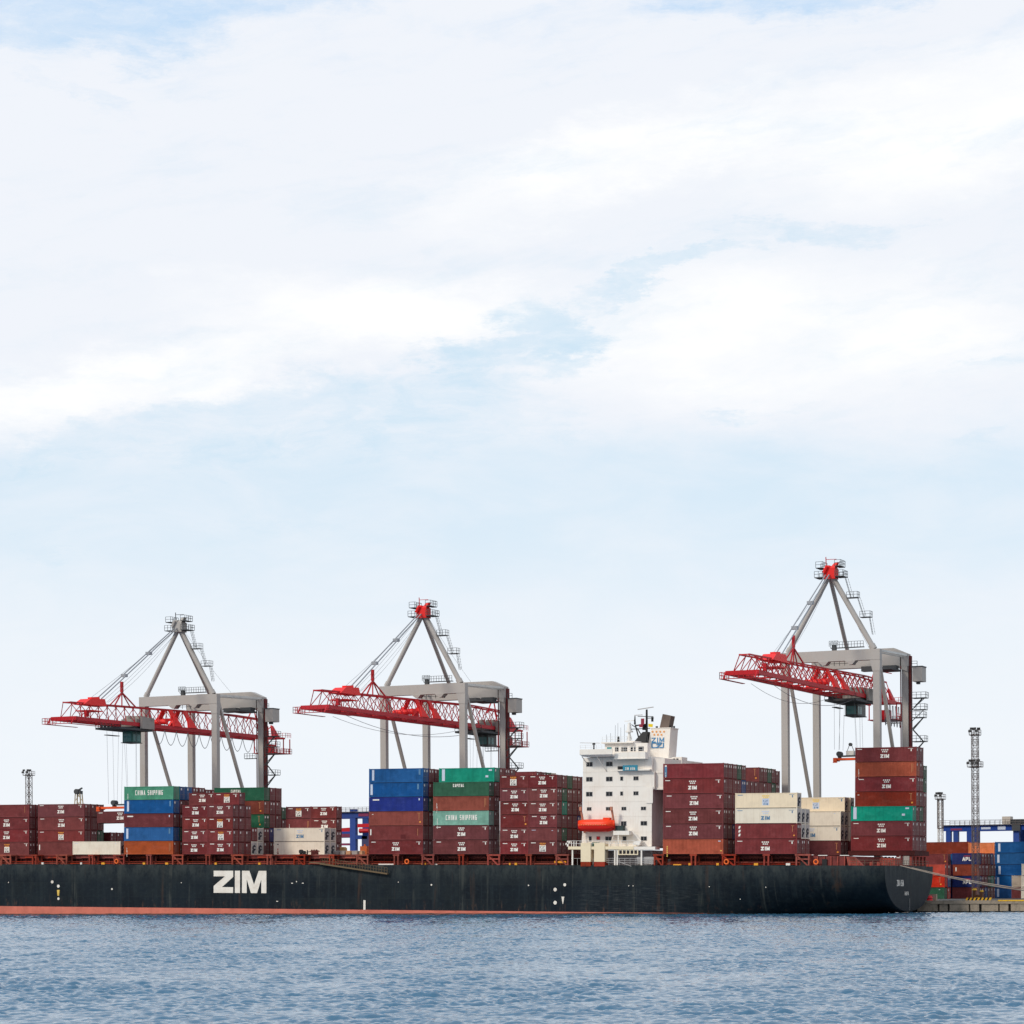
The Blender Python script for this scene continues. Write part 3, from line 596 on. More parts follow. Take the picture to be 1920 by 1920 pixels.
mb = MB(); mb.tube((24.4, 14.6, 36.76), (24.4, 14.6, 37.1), .25, 8); mb.tube((27.2, 14.6, 36.76), (27.2, 14.6, 37.2), .2, 8); mb.tube((27.5, 16, 36.76), (27.5, 16, 37.15), .2, 8); mb.build('vent_pipe', blk, fo)
# boat deck
mb = MB(); xm = 25.6
mb.box(11.9, xm, .0, 2.49, 12.72, 13.3, 0); mb.box(xm+.01, 30.0, .05, 2.49, 12.68, 13.25, 1); mb.box(13.9, 28, 2.5, 4, 12.68, 13.31, 1)
xa, za = sxz(750, 1705); xb, zb = sxz(972, 1760)
mb.box(xa, xb, .1, .2, zb-.05, zb+.13, 0); mb.box(xa, xb, .1, .2, za-.08, 12.719, 0)
for i in range(6): q = xa+(xb-xa-.2)*i/5; mb.box(q, q+.2, .11, .19, zb+.131, za-.081, 0)
for x in (12.6, 21.5, 22.0, 27.0): mb.box(x, x+.28, .15, .42, ZT-.24, 12.67, 1)
mb.build('boat_deck', [crm, wp], ship)
for a, c in ((335, 447), (485, 605)):
    xa, xb = sxz(a, 0)[0], sxz(c, 0)[0]
    mb = MB(); mb.box(xa, xb, -.12, 1.6, 10.35, 14.0, 0); mb.box(xa, xb, -.1, 1.6, ZT-.24, 10.345, 1); mb.build('davit_housing', [crm, rustred], ship)
mb = MB()
for zz in (10.2, 10.6, 11.0): mb.bar((19.9, .2, zz), (29.5, .2, zz), .07)
for x in np.arange(13.8, 29.8, 1.1): mb.bar((x, .2, ZT-.1), (x, .2, 11.05), .06)
mb.bar((12.5, .2, 11.0), (14.5, .2, 11.0), .07); mb.bar((22.5, -.1, 10.4), (25.2, -.1, 9.5), .1); mb.box(26, 29.6, .6, .9, 9.9, 11.3)
mb.build('side_rail', gr, ship)
mb = MB(); mb.box(8.8, 11.3, .4, 1.2, 10.1, 10.5); mb.build('yellow_locker', mat('deck_yellow', (.8, .3, .02), .6), ship)
mb = MB(); mb.box(21.1, 24.4, .6, 2.49, 15.5, 16.3); mb.box(22.0, 22.2, .7, .9, 13.31, 15.49); mb.build('deck_platform', wp, ship); mb = MB(); mb.box(11.6, 11.9, .1, .5, 13.3, 14.4); mb.hexa([(11.3, .1, 13.6), (12.3, .1, 14.1), (12.3, .6, 14.1), (11.3, .6, 13.6)], [(11.3, .1, 13.9), (12.3, .1, 14.4), (12.3, .6, 14.4), (11.3, .6, 13.9)])
for x in (12.5, 13.0, 13.5): mb.box(x, x+.12, .1, .25, 13.31, 14.3)
mb.build('deck_platform', wp, ship)
mb = MB(); mb.box(21.3, 22.8, 1.2, 2.4, 16.31, 17.3); mb.build('raft_container', mat('raft_dark', (.03, .05, .05), .6), ship)
mb = MB(); mb.box(16.8, 17.9, .4, 1.4, 13.31, 14.1); mb.build('green_locker', mat('locker_green', (.03, .12, .07), .6), ship)
mb = MB(); mb.bar((24.5, 1.5, 16.4), (26.6, 1.5, 14.3), .16); mb.tube((25.8, 1.5, 13.31), (25.8, 1.5, 14.2), .3, 8); mb.bar((20.3, 1, 13.3), (20.9, 1.8, 16), .18); mb.bar((14.4, 1, 13.3), (14.2, 1.8, 16), .18); mb.build('davit_arm', wp, ship)
mb = MB(); mb.hexa([(24.9, 1, 13.7), (26.3, 1, 13.5), (26.3, 2.2, 13.5), (24.9, 2.2, 13.7)], [(25.3, 1, 14.3), (26.7, 1, 14.4), (26.7, 2.2, 14.4), (25.3, 2.2, 14.3)]); mb.build('white_raft', rl, ship)
dr = mat('davit_rust', (.5, .2, .13), .6, dirt=.4)
for x in (14.3, 20.75):
    mb = MB(); mb.bar((x+.1, 1.3, 18.4), (x-.05, .6, 20.9), .3); mb.box(x-.25, x+.2, .35, .75, 20.2, 20.95); mb.bar((x+.1, 2.3, 16), (x+.1, 1.3, 18.5), .3); mb.build('boat_davit', dr, ship)
# lifeboat: lofted hull and enclosed canopy
lb = thing('lifeboat', 'bright orange-red enclosed lifeboat hanging in its davits on the white superstructure', 'lifeboat')
lb.matrix_world = SHIPM @ Matrix.Translation((17.5, .75, 16.1))
ob_ = mat('lifeboat_orange', (.86, .05, .010), .4, dirt=.3, dirtcol=(.6, .05, .01)); rd = mat('lifeboat_red', (.60, .014, .010), .5)
def boat(zs_, prof, name, m):
    mb = MB(); rows = []
    for i in range(25):
        f = i/24*2-1; taper = max(0.02, 1-abs(f)**4.5); row = []
        for j in range(len(prof)*2-1):
            k = j if j < len(prof) else 2*len(prof)-2-j
            w, z = prof[k]; sg = -1 if j < len(prof)-1 else 1
            if j == len(prof)-1: sg = 0
            row.append((f*3.85*(1-.05*(z < .6)*(1-z)), sg*w*taper**.6 if k else sg*w*taper, z+(1-taper)*(.35 if z < .6 else -.25)))
        rows.append(row)
    n = len(rows[0]); mb.v = [q for r_ in rows for q in r_]
    for i in range(24):
        for j in range(n-1): mb.f.append((i*n+j, (i+1)*n+j, (i+1)*n+j+1, i*n+j+1)); mb.mi.append(0)
    mb.f += [tuple(range(n)), tuple(range(24*n, 25*n))]; mb.mi += [0, 0]
    o = mb.build(name, m, lb, smooth=True); return o
boat(0, [(1.22, 1.25), (1.16, .9), (1.0, .45), (.55, .12), (0, 0)], 'boat_hull', rd)
boat(0, [(1.3, 1.22), (1.28, 1.5), (1.15, 1.95), (.8, 2.3), (0, 2.45)], 'canopy', ob_)
mb = MB(); mb.box(1.6, 3.0, -.5, .5, 2.3, 2.75); mb.build('cockpit', ob_, lb)
mb = MB()
for i in range(12): mb.box(-3.2+i*.5, -2.95+i*.5, -1.36, -1.3, 1.28+.05*(i % 2), 1.4+.05*(i % 2))
mb.build('grab_line', mat('boat_pale', (.85, .3, .15), .6), lb)

# ------------------------------------------------------------------ containers
COLS = {'M': ('maroon', (.182, .032, .034)), 'B': ('rust-red', (.235, .038, .022)), 'O': ('orange-red', (.40, .075, .028)), 'L': ('blue', (.002, .092, .28)),
        'N': ('dark blue', (.014, .032, .19)), 'P': ('pale green', (.075, .29, .18)), 'S': ('mint green', (.25, .48, .38)), 'T': ('teal green', (.0, .27, .18)),
        'G': ('dark green', (.022, .115, .06)), 'W': ('white', (.80, .71, .58)), 'Y': ('cream', (.76, .63, .46)), 'R': ('bright red', (.52, .045, .03)), 'A': ('orange', (.75, .17, .015)), 'V': ('navy blue', (.008, .02, .13)), 'H': ('beige', (.55, .45, .36))}
CM = {k: mat('container_paint_'+v[0].replace(' ', '_').replace('-', '_'), v[1], .65, fade=.42 if k not in 'WY' else .0, var=.2 if k not in 'WY' else .06, dirt=.55 if k not in 'WY' else .3, dirtcol=tuple(c*.45 for c in v[1]) if k not in 'WY' else (.45, .36, .27), streak=.4, dscale=.45) for k, v in COLS.items()}
gap_shade = mat('container_gap_shade', (.03, .018, .018), .9)  # underside fill painted dark, shade of the gap between stacked boxes
rod = mat('lock_rod', (.34, .27, .25), .5, metal=.3, dirt=.4)
plac = mat('door_placard', (.85, .80, .76), .6, dirt=.3, dirtcol=(.4, .3, .25))
letw = mat('container_lettering_white', (.82, .78, .72), .6, dirt=.3, dirtcol=(.5, .4, .35), dscale=1.5)
leto = mat('container_lettering_orange', (.78, .30, .05), .6, dirt=.3)
letb = mat('container_lettering_blue', (.10, .22, .36), .6, dirt=.3)
lety = mat('container_lettering_yellow', (.8, .55, .12), .6); lets = mat('container_lettering_rust', (.52, .22, .10), .6)
letp = mat('container_lettering_pale', (.55, .60, .72), .6)
letd = mat('container_lettering_dark', (.04, .04, .05), .6)
grille = mat('reefer_machinery', (.50, .46, .43), .6, dirt=.5, dirtcol=(.2, .17, .15), dscale=1.2)
MC = {}
HH = {'h': 2.87, 's': 2.585}
def body_mesh(L, hk, reef):
    key = ('b', L, hk, reef)
    if key in MC: return MC[key]
    H = HH[hk]-.12; Wd = 2.44; mb = MB()
    for x in (0, L-.16):
        for y in (0, Wd-.16): mb.box(x, x+.16, y, y+.16, -.06, H+.05)
    for z0, z1 in ((.0, .16), (H-.12, H)):
        for y in (.01, Wd-.13): mb.box(.161, L-.161, y, y+.12, z0, z1)
    mb.box(.02, .13, .161, Wd-.161, 0, H); mb.box(.131, L-.161, .131, Wd-.131, H-.08, H-.03); mb.box(L-.15, L-.02, .161, Wd-.161, 0, .16); mb.box(L-.15, L-.02, .161, Wd-.161, H-.14, H)
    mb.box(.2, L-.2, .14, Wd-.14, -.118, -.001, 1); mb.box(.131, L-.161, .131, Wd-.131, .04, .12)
    n = int(L/.29) if not reef else int(L/.9); a = (L-.33)/n
    for y, sg in ((.035, 1), (Wd-.035, -1)):
        vs, fs, d = [], [], (.055 if not reef else .012)
        for i in range(n):
            q = .165+i*a
            for f, dd in ((0, 0), (.3, 0), (.5, d), (.8, d)): vs += [(q+f*a, y+sg*dd, .16), (q+f*a, y+sg*dd, H-.12)]
        vs += [(L-.165, y, .16), (L-.165, y, H-.12)]
        fs = [(2*j, 2*j+2, 2*j+3, 2*j+1) for j in range(len(vs)//2-1)]
        mb.add(vs, fs)
    MC[key] = me = mb.mesh('container_body', [CM['M'], gap_shade]); return me
def door_mesh(hk, side, pl):
    key = ('d', hk, side, pl)
    if key in MC: return MC[key]
    H = HH[hk]-.12; mb = MB(); w = 1.055
    mb.box(-.02, .02, 0, w, 0, H-.31, 0)
    for i in range(3): z = .22+i*(H-.6)/3; mb.box(.021, .034, .06, w-.06, z, z+(H-.6)/3-.12, 0)
    for y in (.27, .78):
        mb.box(.035, .075, y-.04, y+.04, -.05, H-.27, 1); mb.box(.076, .1, y-.03, y+.2, .9, .96, 1)
        mb.box(.035, .08, y-.06, y+.06, .02, .1, 1); mb.box(.035, .08, y-.06, y+.06, H-.45, H-.36, 1)
    if pl: mb.box(.035, .05, .30, .80, H-.92, H-.48, 2)
    if pl > 1: mb.box(.035, .05, .33, .55, .75, 1.0, 2)
    MC[key] = me = mb.mesh('container_door', [CM['M'], rod, plac]); return me
def reefer_unit(hk):
    key = ('r', hk)
    if key in MC: return MC[key]
    H = HH[hk]-.12; mb = MB()
    mb.box(-.05, .0, 0, 2.11, 0, H-.31, 0); mb.box(.001, .03, .15, 1.96, H-1.15, H-.5, 0)
    mb.box(.001, .02, .2, 1.0, .1, .75, 1); mb.box(.001, .05, 1.2, 1.9, .15, .7, 0)
    mb.box(.001, .04, .3, .62, 1.0, 1.5, 1)
    MC[key] = me = mb.mesh('refrigeration_unit', [grille, letd]); return me
def fan_mesh():
    if 'fan' in MC: return MC['fan']
    mb = MB(); mb.tube((.001, 1.0, 1.25), (.06, 1.0, 1.25), .62, 16, mi=1); mb.box(.061, .09, .95, 1.7, 1.1, 1.35, 0); mb.tube((.061, 1.0, 1.25), (.08, 1.0, 1.25), .2, 10, mi=0)
    MC['fan'] = me = mb.mesh('fan', [grille, letd]); return me
def dots(mb, x, z, s, mi):
    for r_, n in ((0, 4), (1, 3)):
        for i in range(n):
            cx = x+(i-(n-1)/2)*s*1.25; cz = z-r_*s*1.2
            mb.box(cx-s*.42, cx+s*.42, -.025, .0, cz-s*.38, cz+s*.38, mi)
def letter_mesh(kind, L, hk):
    key = ('l', kind, L, hk)
    if key in MC: return MC[key]
    H = HH[hk]; mb = MB(); cx = L/2; mats = [letw, leto, letb, lety, letp, letd, CM['R']]
    tall = 1 if L > 7 else .9
    if kind in ('zim', 'zimo', 'zimb', 'sq', 'sqb', 'sqo'):
        a = 2 if kind[-1] == 'b' else 0; dcol = 1 if kind in ('zimo', 'sq', 'sqo') else (4 if kind == 'zimb' else 3 if kind == 'sqb' else 0)
        dots(mb, cx, H*.77, .3*tall, dcol)
        if kind[:3] == 'zim': write(mb, 'ZIM', cx, H*.35, .70*tall, .21, .0, .95, a, gf=.8)
        else:
            mb.box(cx-.68, cx+.68, -.01, 0, H*.16, H*.16+1.25, 4 if a else 0)
            for i, (p0, p1) in enumerate((((-.45, 1.0), (.45, 1.0)), ((-.45, 1.0), (-.45, .62)), ((.45, 1.0), (-.3, .55)), ((-.1, .62), (.45, .62)))):
                mb.bar((cx+p0[0], -.014-.003*i, H*.16+p0[1]), (cx+p1[0], -.014-.003*i, H*.16+p1[1]), .1, .02, mi=2 if a else 5)
            write(mb, 'ZIM', cx, H*.16+.24, .34, .09, -.012, .9, 2 if a else 5)
        mb.box(.55, 1.55, -.012, 0, H-.55, H-.42, a if a else 0)
        mb.box(L-1.5, L-.5, -.012, 0, H-.5, H-.43, a if a else 0); mb.box(L-.95, L-.75, -.012, 0, H-1.0, H-.56, a if a else 0)
    elif kind == 'china': write(mb, 'CHINA', 3.85, H*.52, 1.0, .14, 0, .52, 0, gf=1.35); write(mb, 'SHIPPING', 7.6, H*.52, 1.0, .14, 0, .48, 0, gf=1.35); write(mb, 'XXXXXX'[:6], .75, .35, .27, .06, 0, .9, 0, vertical=True)
    elif kind == 'capital': write(mb, 'CAPITAL', cx-.6, H*.72, .6, .13, 0, .56, 0, gf=1.0)
    elif kind == 'bar': mb.box(.55, 1.05, -.012, 0, .35, H-.4, 4); mb.box(L-1.1, L-.7, -.012, 0, H-1.5, H-.4, 4 if L > 20 else 2)
    elif kind == 'tbar': mb.box(.55, 1.2, -.012, 0, .3, H-.25, 4); mb.box(L-1.3, L-.6, -.012, 0, H-.7, H-.4, 4); mb.box(L-2, L-1.4, -.012, 0, .9, 1.3, 4)
    elif kind == 'vtext': write(mb, 'LLOIDLLO'[:6], .75, .5, .26, .07, 0, .8, 0, vertical=True); mb.box(L-.95, L-.87, -.012, 0, .6, H-.5, 8); mb.box(L-.7, L-.63, -.012, 0, .9, H-.5, 8)
    elif kind == 'ytext': write(mb, 'UDPUEDO'[:6], .7, .45, .28, .08, 0, .9, 3, vertical=True); mb.box(L-1.2, L-.7, -.012, 0, H-.6, H-.45, 4); mb.box(L-.8, L-.45, -.012, 0, .45, .6, 3)
    elif kind == 'blabel': mb.box(.45, .95, -.012, 0, .35, H-.6, 2); mb.box(.5, .9, -.02, 0, H-.6, H-.3, 0); write(mb, 'PIOL', .7, .7, .2, .05, -.013, .9, 0, vertical=True)
    elif kind == 'three':
        for i in range(3): z = .5+i*.72; mb.hexa([(.55, -.015, z), (.9, -.015, z), (.9, 0, z), (.55, 0, z)], [(.7, -.015, z+.48), (1.05, -.015, z+.48), (1.05, 0, z+.48), (.7, 0, z+.48)], 0)
        mb.box(L-1, L-.92, -.012, 0, 1.3, H-.5, 8); mb.box(L-1.2, L-.6, -.012, 0, H-.5, H-.43, 8); mb.box(L-.8, L-.5, -.012, 0, .5, .75, 1)
    elif kind == 'vmark': mb.box(.5, .75, -.012, 0, 1.0, H-.7, 0); mb.box(L-1.0, L-.92, -.012, 0, .9, H-.6, 8)
    elif kind == 'patch': mb.box(.5, .75, -.012, 0, 1.0, H-.7, 0); mb.box(7.4, 8.5, -.01, 0, .25, 1.1, 7); mb.box(L-1.0, L-.92, -.012, 0, .9, H-.6, 8)
    elif kind == 'label': mb.box(.85, 2.3, -.012, 0, H-.75, H-.5, 0); mb.box(L-1, L-.75, -.012, 0, H-.8, H-.4, 4)
    elif kind == 'tick': mb.box(.6, .95, -.012, 0, H-.7, H-.6, 0); mb.box(L-1, L-.9, -.012, 0, 1.1, H-.5, 8); mb.box(L-1.3, L-.7, -.012, 0, H-.5, H-.43, 8); mb.box(L-.9, L-.55, -.012, 0, .5, .8, 1)
    elif kind == 'redtext':
        write(mb, 'HAUL', .85, .55, .36, .1, 0, .9, 6, vertical=True); mb.box(.68, 1.02, -.012, 0, .3, .5, 5); mb.box(.68, 1.02, -.012, 0, H-.75, H-.55, 5)
    elif kind == 'apl': write(mb, 'APL', cx+.3, H*.42, .85, .2, 0, .95, 0, gf=.5); mb.box(cx-.4, cx+1.1, -.012, 0, H*.42+.6, H*.42+.74, 6)
    elif kind == 'faint': mb.box(L-1.2, L-.9, -.012, 0, H-.6, H-.5, 4); mb.box(.6, 1.5, -.012, 0, H-.5, H-.42, 4)
    mats += [mat('container_patch_maroon', (.10, .012, .014), .7), lets]
    MC[key] = me = mb.mesh('container_lettering', mats); return me
FEAT = {'zim': 'white-lettered', 'zimo': 'orange-dotted', 'zimb': 'blue-lettered', 'sq': 'square-emblem', 'sqb': 'faint-emblem', 'sqo': 'square-emblem', 'china': 'big-lettered', 'capital': 'white-worded', 'bar': 'pale-striped', 'tbar': 'pale-striped', 'vtext': 'upright-lettered',
        'ytext': 'yellow-lettered', 'blabel': 'blue-labelled', 'three': 'triple-marked', 'vmark': 'slim-marked', 'patch': 'patched', 'label': 'white-labelled', 'tick': 'tick-marked', 'redtext': 'red-lettered', 'apl': 'white-lettered', 'faint': 'faintly marked', None: 'plain'}
ORD = ['bottom', 'second', 'third', 'fourth', 'fifth', 'sixth', 'seventh', 'eighth', 'ninth', 'tenth', 'eleventh', 'twelfth', 'thirteenth', 'fourteenth']
LABELS = set(); NCONT = [0]
def paint(o, m):
    o.material_slots[0].link = 'OBJECT'; o.material_slots[0].material = m
def container(M4, c, hk='h', L=12.19, mark=None, reef=False, doors=True, label='', group='containers stacked on the ship'):
    assert label not in LABELS, label
    LABELS.add(label); NCONT[0] += 1
    if len(label.split()) > 16: print('LONG', label)
    root = thing('reefer_container' if reef else 'shipping_container', label, 'container', group=group)
    root.matrix_world = M4
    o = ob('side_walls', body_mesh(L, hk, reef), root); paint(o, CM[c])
    if reef:
        u = ob('refrigeration_unit', reefer_unit(hk), root, (L-.02, .165, .165)); ob('fan', fan_mesh(), u)
    elif doors:
        pl = rng.choice((1, 1, 1, 2, 0))
        for i in (0, 1):
            d = ob('door', door_mesh(hk, i, pl if i == 0 else (0 if rng.random() < .75 else 1)), root, (L-.06, .165+i*1.057, .165)); paint(d, CM[c])
    if mark: ob('lettering', letter_mesh(mark, L, hk), root, (rng.uniform(-.22, .22), .033 if not reef else .034, rng.uniform(-.07, .07)))
    return root
def place(bay, row, z, dx=0., bx=None): return SHIPM @ Matrix.Translation((BAYX[bay]+dx if bx is None else bx, row*2.485+.02, BASE+z))
PN = {'Z': 'stack cut by left edge', 'A': 'stack behind lone white box', 'B': 'stack with pale-green top', 'C': 'block above hull letters', 'D': 'stack with two white reefers', 'F': 'stack with blue top',
      'G': 'stack with teal top', 'H': 'block left of superstructure', 'I': 'block right of superstructure', 'J': 'cream-topped stack near stern', 'K': 'tall tower at stern'}
def stack(bay, row, spec, side=True, L=12.19, dx=0., half=None, skip=0, top=None):
    KZ = .85 if bay == 'K' else 0.
    """spec: bottom-up list of (colour, height key, marking, reefer)"""
    z = 0
    for i, it in enumerate(spec):
        if it is None: z += HH['s' if L < 7 else 'h']; continue
        c, hk, mk, rf = (tuple(it)+('h', None, False)[len(it)-1:])[:4] if not isinstance(it, str) else (it, 's' if L < 7 else 'h', None, False)
        if i >= skip:
            kind = ('reefer' if rf else 'container'); f_ = FEAT[mk]
            hf = '' if half is None else (' fore half' if half == 0 else ' aft half')
            if side: lab = f'{f_} {COLS[c][0]} {kind}, {ORD[i]} tier{hf}, {"front row" if row == 0 else ORD[row]+" row back"}, {PN[bay]}'
            else: lab = f'{COLS[c][0]} {kind} end, {ORD[i]} tier{hf}, {ORD[row]} row back, {PN[bay]}'
            container(place(bay, row, z+KZ, dx), c, hk, L, mk if side else None, rf, True, lab.replace('tier fore half', 'tier fore').replace('tier aft half', 'tier aft'))
        z += HH[hk]
h, s = 'h', 's'
# left edge stacks
stack('Z', 4, [('M', h, 'sq'), ('M', h, 'zim'), ('M', s, 'zim'), ('M', h, 'vmark')])
stack('Z', 5, ['M', 'M', ('M', s), 'M'], False)
stack('A', 4, [('M', h, 'vmark'), ('M', s, 'sq'), ('M', h, 'zim'), ('M', h, 'zim')])
stack('A', 5, ['M', ('M', s), 'M', 'M'], False); stack('A', 6, ['M', ('G', s), 'M', 'M'], False)
stack('A', 8, [('M', s), ('M', s)], False); stack('A', 9, [('B', s), ('M', s)], False); stack('A', 10, [('M', s), ('N', s)], False)
container(place('W', .9, 0), 'W', 'h', 12.19, 'faint', True, True, 'lone cream-white reefer on deck in front of the low maroon stacks')
# stack with the pale green top
stack('B', 0, [('O', h, 'vtext'), ('L', h, 'bar'), ('M', h, 'label'), ('L', h, 'bar'), ('P', h, 'china')])
stack('B', 1, ['B', 'G', 'M', 'M', 'L'], False); stack('B', 2, ['M', 'M', 'N', 'M', 'L'], False)
stack('B', 3, ['M', 'M', 'M', 'M', 'M'], False, skip=3); stack('B', 4, ['M', 'M', 'M', 'M', 'M'], False, skip=3); stack('B', 5, ['M', 'M', 'M', 'M', ('M', s)], False, skip=3); stack('B', 6, ['M', 'M', 'M', 'M', ('M', s)], False, skip=3); stack('B', 7, ['M', 'M', 'M', 'M', ('B', s)], False, skip=3)
# short boxes above the hull letters
D2 = 6.12
stack('C', 0, [('M', s, 'zim')]*4, L=6.06, half=0); stack('C', 0, [('M', s, 'zim'), ('M', s, 'sq'), ('M', s, 'sq'), ('M', s, 'zim')], L=6.06, dx=D2, half=1)
stack('C', 1, [('M', s, None)]*4+[('M', s, 'zim')], L=6.06, half=0, skip=3); stack('C', 1, [('M', s, None)]*4+[('M', s, 'sq')], L=6.06, dx=D2, half=1)
stack('C', 2, [('M', s, None)]*4, False, L=6.06, dx=D2, half=1)
stack('C', 3, [('W', h, None, True), ('M', h)], False); stack('C', 4, [('W', h, None, True), ('W', h, None, True)], False)
stack('C', 5, ['M', 'M', ('G', h, 'tick'), ('B', h, 'tick'), ('G', h, 'capital')])
stack('C', 6, ['M', 'N', 'M', 'M', 'M'], False); stack('C', 7, ['M', 'M', 'M', 'M', 'M'], False); stack('C', 8, [('G', s), ('M', s), ('M', s), ('G', s)], False)
# two white reefers with short maroon boxes behind
stack('D', 5, [('W', h, 'redtext', True), ('W', h, 'zimb', True)]); stack('D', 6, [('W', h, None, True), ('W', h, None, True)], False)
stack('D', 7, [('M', s, None), ('M', s, None), ('M', s, 'vtext'), ('M', s, 'sq')], L=6.06, half=0); stack('D', 7, [('M', s, None), ('M', s, None), ('M', s, 'zim'), ('M', s, 'zim')], L=6.06, dx=D2, half=1)
# blue top, teal top
stack('F', 0, [('M', h, 'zim'), ('M', h, 'patch'), ('B', h, 'tick'), ('N', h, 'label'), ('L', h, 'bar'), ('L', h, 'bar')])
stack('F', 1, ['M', 'M', 'M', 'G', 'M', 'M'], False); stack('F', 2, ['M', 'M', 'M', 'M', 'M', 'M'], False, skip=4)
stack('G', 0, [('M', h, 'zim'), ('M', h, 'zim'), ('S', h, 'china'), ('B', h, 'vtext'), ('G', h, 'capital')])
stack('G', 1, ['M', 'M', 'M', 'M', 'M', ('T', h, 'tbar')], side=True); stack('G', 2, ['M']*6, False, skip=4); stack('G', 3, ['M']*6, False, skip=4); stack('G', 4, ['M']*6, False, skip=4)
stack('G', 9, ['M', 'M', 'M', 'M', ('M', h), ('M', h, 'vmark')], skip=4); stack('G', 10, ['M', 'M', 'M', 'M', 'M', 'M'], False, skip=4); stack('G', 11, ['M', 'M', 'M', 'M', 'M', 'G'], False, skip=4); stack('G', 12, ['M', 'M', 'M', 'M', 'M', 'H'], False, skip=4)
# short boxes left of the house
stack('H', 0, [('M', s, 'zim'), ('M', s, 'zim'), ('M', s, 'tick'), ('M', s, 'zim'), ('M', s, 'zim'), ('M', s, 'sq')], L=6.06, half=0)
stack('H', 0, [('M', s, 'sq'), ('M', s, 'faint'), ('M', s, 'zim'), ('M', s, 'zim'), ('M', s, 'zim'), ('M', s, 'zim')], L=6.06, dx=D2, half=1)
for r_, cs in ((1, 'MGMTGM'), (2, 'MMMMMG'), (3, 'MBMMMM'), (4, 'MMNMMM')): stack('H', r_, [(c, s) for c in cs], False, L=6.06, dx=D2, half=1)
for r_ in (1, 2): stack('H', r_, [('M', s)]*6, False, L=6.06, half=0, skip=4)
# behind the house
stack('I', 0, [('O', h, 'ytext'), ('M', h, 'zim'), ('M', h, 'zim'), ('M', h, 'zim'), ('M', h, 'zim'), ('M', h, 'blabel')])
for r_, cs in enumerate(('MMMMMM', 'MNMMMM', 'MMMMMG', 'MMMMLM')): stack('I', r_+1, list(cs), False, skip=0 if r_ < 3 else 3)
for r_, cs in ((5, 'MMMMM'), (6, 'MMMMM'), (7, 'MMMMM'), (9, 'MMMMMM'), (10, 'MMMMMG'), (11, 'MMMMGM')): stack('I', r_, list(cs), False, skip=4)
stack('I', 8, ['M', 'M', 'M', 'M', ('M', h), ('M', h, 'tick')], skip=4); stack('I', 12, ['M', 'M', 'M', 'M', 'M', ('M', s)], False, skip=4)
# cream-topped
stack('J', 0, [('M', h, 'zim'), ('M', h, 'three'), ('W', h, 'zimb', True), ('Y', h, 'sqb', True)])
stack('J', 1, [('M', h), ('W', h, None, True), ('W', h, None, True)], False); stack('J', 2, [('M', h), ('W', h, None, True), ('W', h, None, True)], False)
stack('J', 10, [('M', h, 'tick'), ('W', h, 'zimb', True), ('W', h, 'faint', True)], dx=.5); stack('J', 11, [('M', h), ('W', h, None, True), ('W', h, None, True), ('Y', h, 'sqb', True)], dx=.5)
stack('J', 12, [('M', h), ('W', h, None, True), ('W', h, None, True), ('Y', h, None, True)], False, dx=.9)
# tower at the stern
stack('K', 9, [('M', h, 'zim'), ('M', h, 'zim'), ('T', h, 'tbar')])
stack('K', 10, ['M', 'M', 'M', ('B', h, 'tick'), ('M', h, 'zim'), ('O', h, 'vtext'), ('M', h, 'zim')]); stack('K', 11, ['M', 'M', 'G', 'M', 'M', 'M', 'M'], False)
stack('K', 12, ['M', 'M', 'M', 'M', ('G', s), ('G', s)], False)
# small bins and machines on the empty hatch
mgrey = mat('bin_grey', (.36, .32, .30), .7, dirt=.5); mtan = mat('bin_tan', (.55, .30, .16), .7, dirt=.5)
for px0, px1, m, nm in ((624.5, 635, mgrey, 'dull grey stowage bin at the left end of the hatch row'), (636.5, 646, mgrey, 'grey-tan stowage bin under the sand-coloured winch cover'), (648.5, 657, mtan, 'tan stowage bin left of the blue gantry leg'), (659.5, 670, mgrey, 'wide grey stowage bin under the blue gantry leg'), (674, 679, mtan, 'small pinkish bin right of the blue gantry leg')):
    xa, za = toship(px0, 1599, 16); xb, _ = toship(px1, 1599, 16); o = thing('stowage_bin', nm, 'bin', SHIPM @ Vector((xa, 16, BASE-.03)), 'bins on the empty hatch')
    w = xb-xa; mb = MB(); mb.box(0, w, 0, 1.2, .08, .78); mb.box(.05, .2, .05, 1.1, 0, .08); mb.box(w-.2, w-.05, .05, 1.1, 0, .08); mb.build('box', m, o); mb = MB(); mb.hexa([(-.04, -.04, .781), (w+.04, -.04, .781), (w+.04, 1.24, .781), (-.04, 1.24, .781)], [(.1, .1, .9), (w-.1, .1, .9), (w-.1, 1.1, .9), (.1, 1.1, .9)]); mb.build('lid', m, o)
xa, za = toship(635, 1598, 19); o = thing('winch_cover', 'sand-coloured rounded machine cover behind the grey bins', 'machine cover', SHIPM @ Vector((xa, 19, BASE-.03)))
mb = MB(); mb.hexa([(0, 0, 0), (1.3, 0, 0), (1.3, 1.5, 0), (0, 1.5, 0)], [(.05, .1, 1.5), (1.25, .1, 1.5), (1.25, 1.4, 1.5), (.05, 1.4, 1.5)]); mb.hexa([(.05, .1, 1.501), (1.25, .1, 1.501), (1.25, 1.4, 1.501), (.05, 1.4, 1.501)], [(.3, .3, 1.75), (1.0, .3, 1.75), (1.0, 1.2, 1.75), (.3, 1.2, 1.75)]); mb.build('hood', mat('cover_sand', (.55, .33, .13), .7, dirt=.4), o)
xa, za = toship(675, 1598, 19); o = thing('deck_machine', 'orange-brown deck machine beside the lowest maroon box of the blue-topped stack', 'machine', SHIPM @ Vector((xa, 19, BASE-.03)))
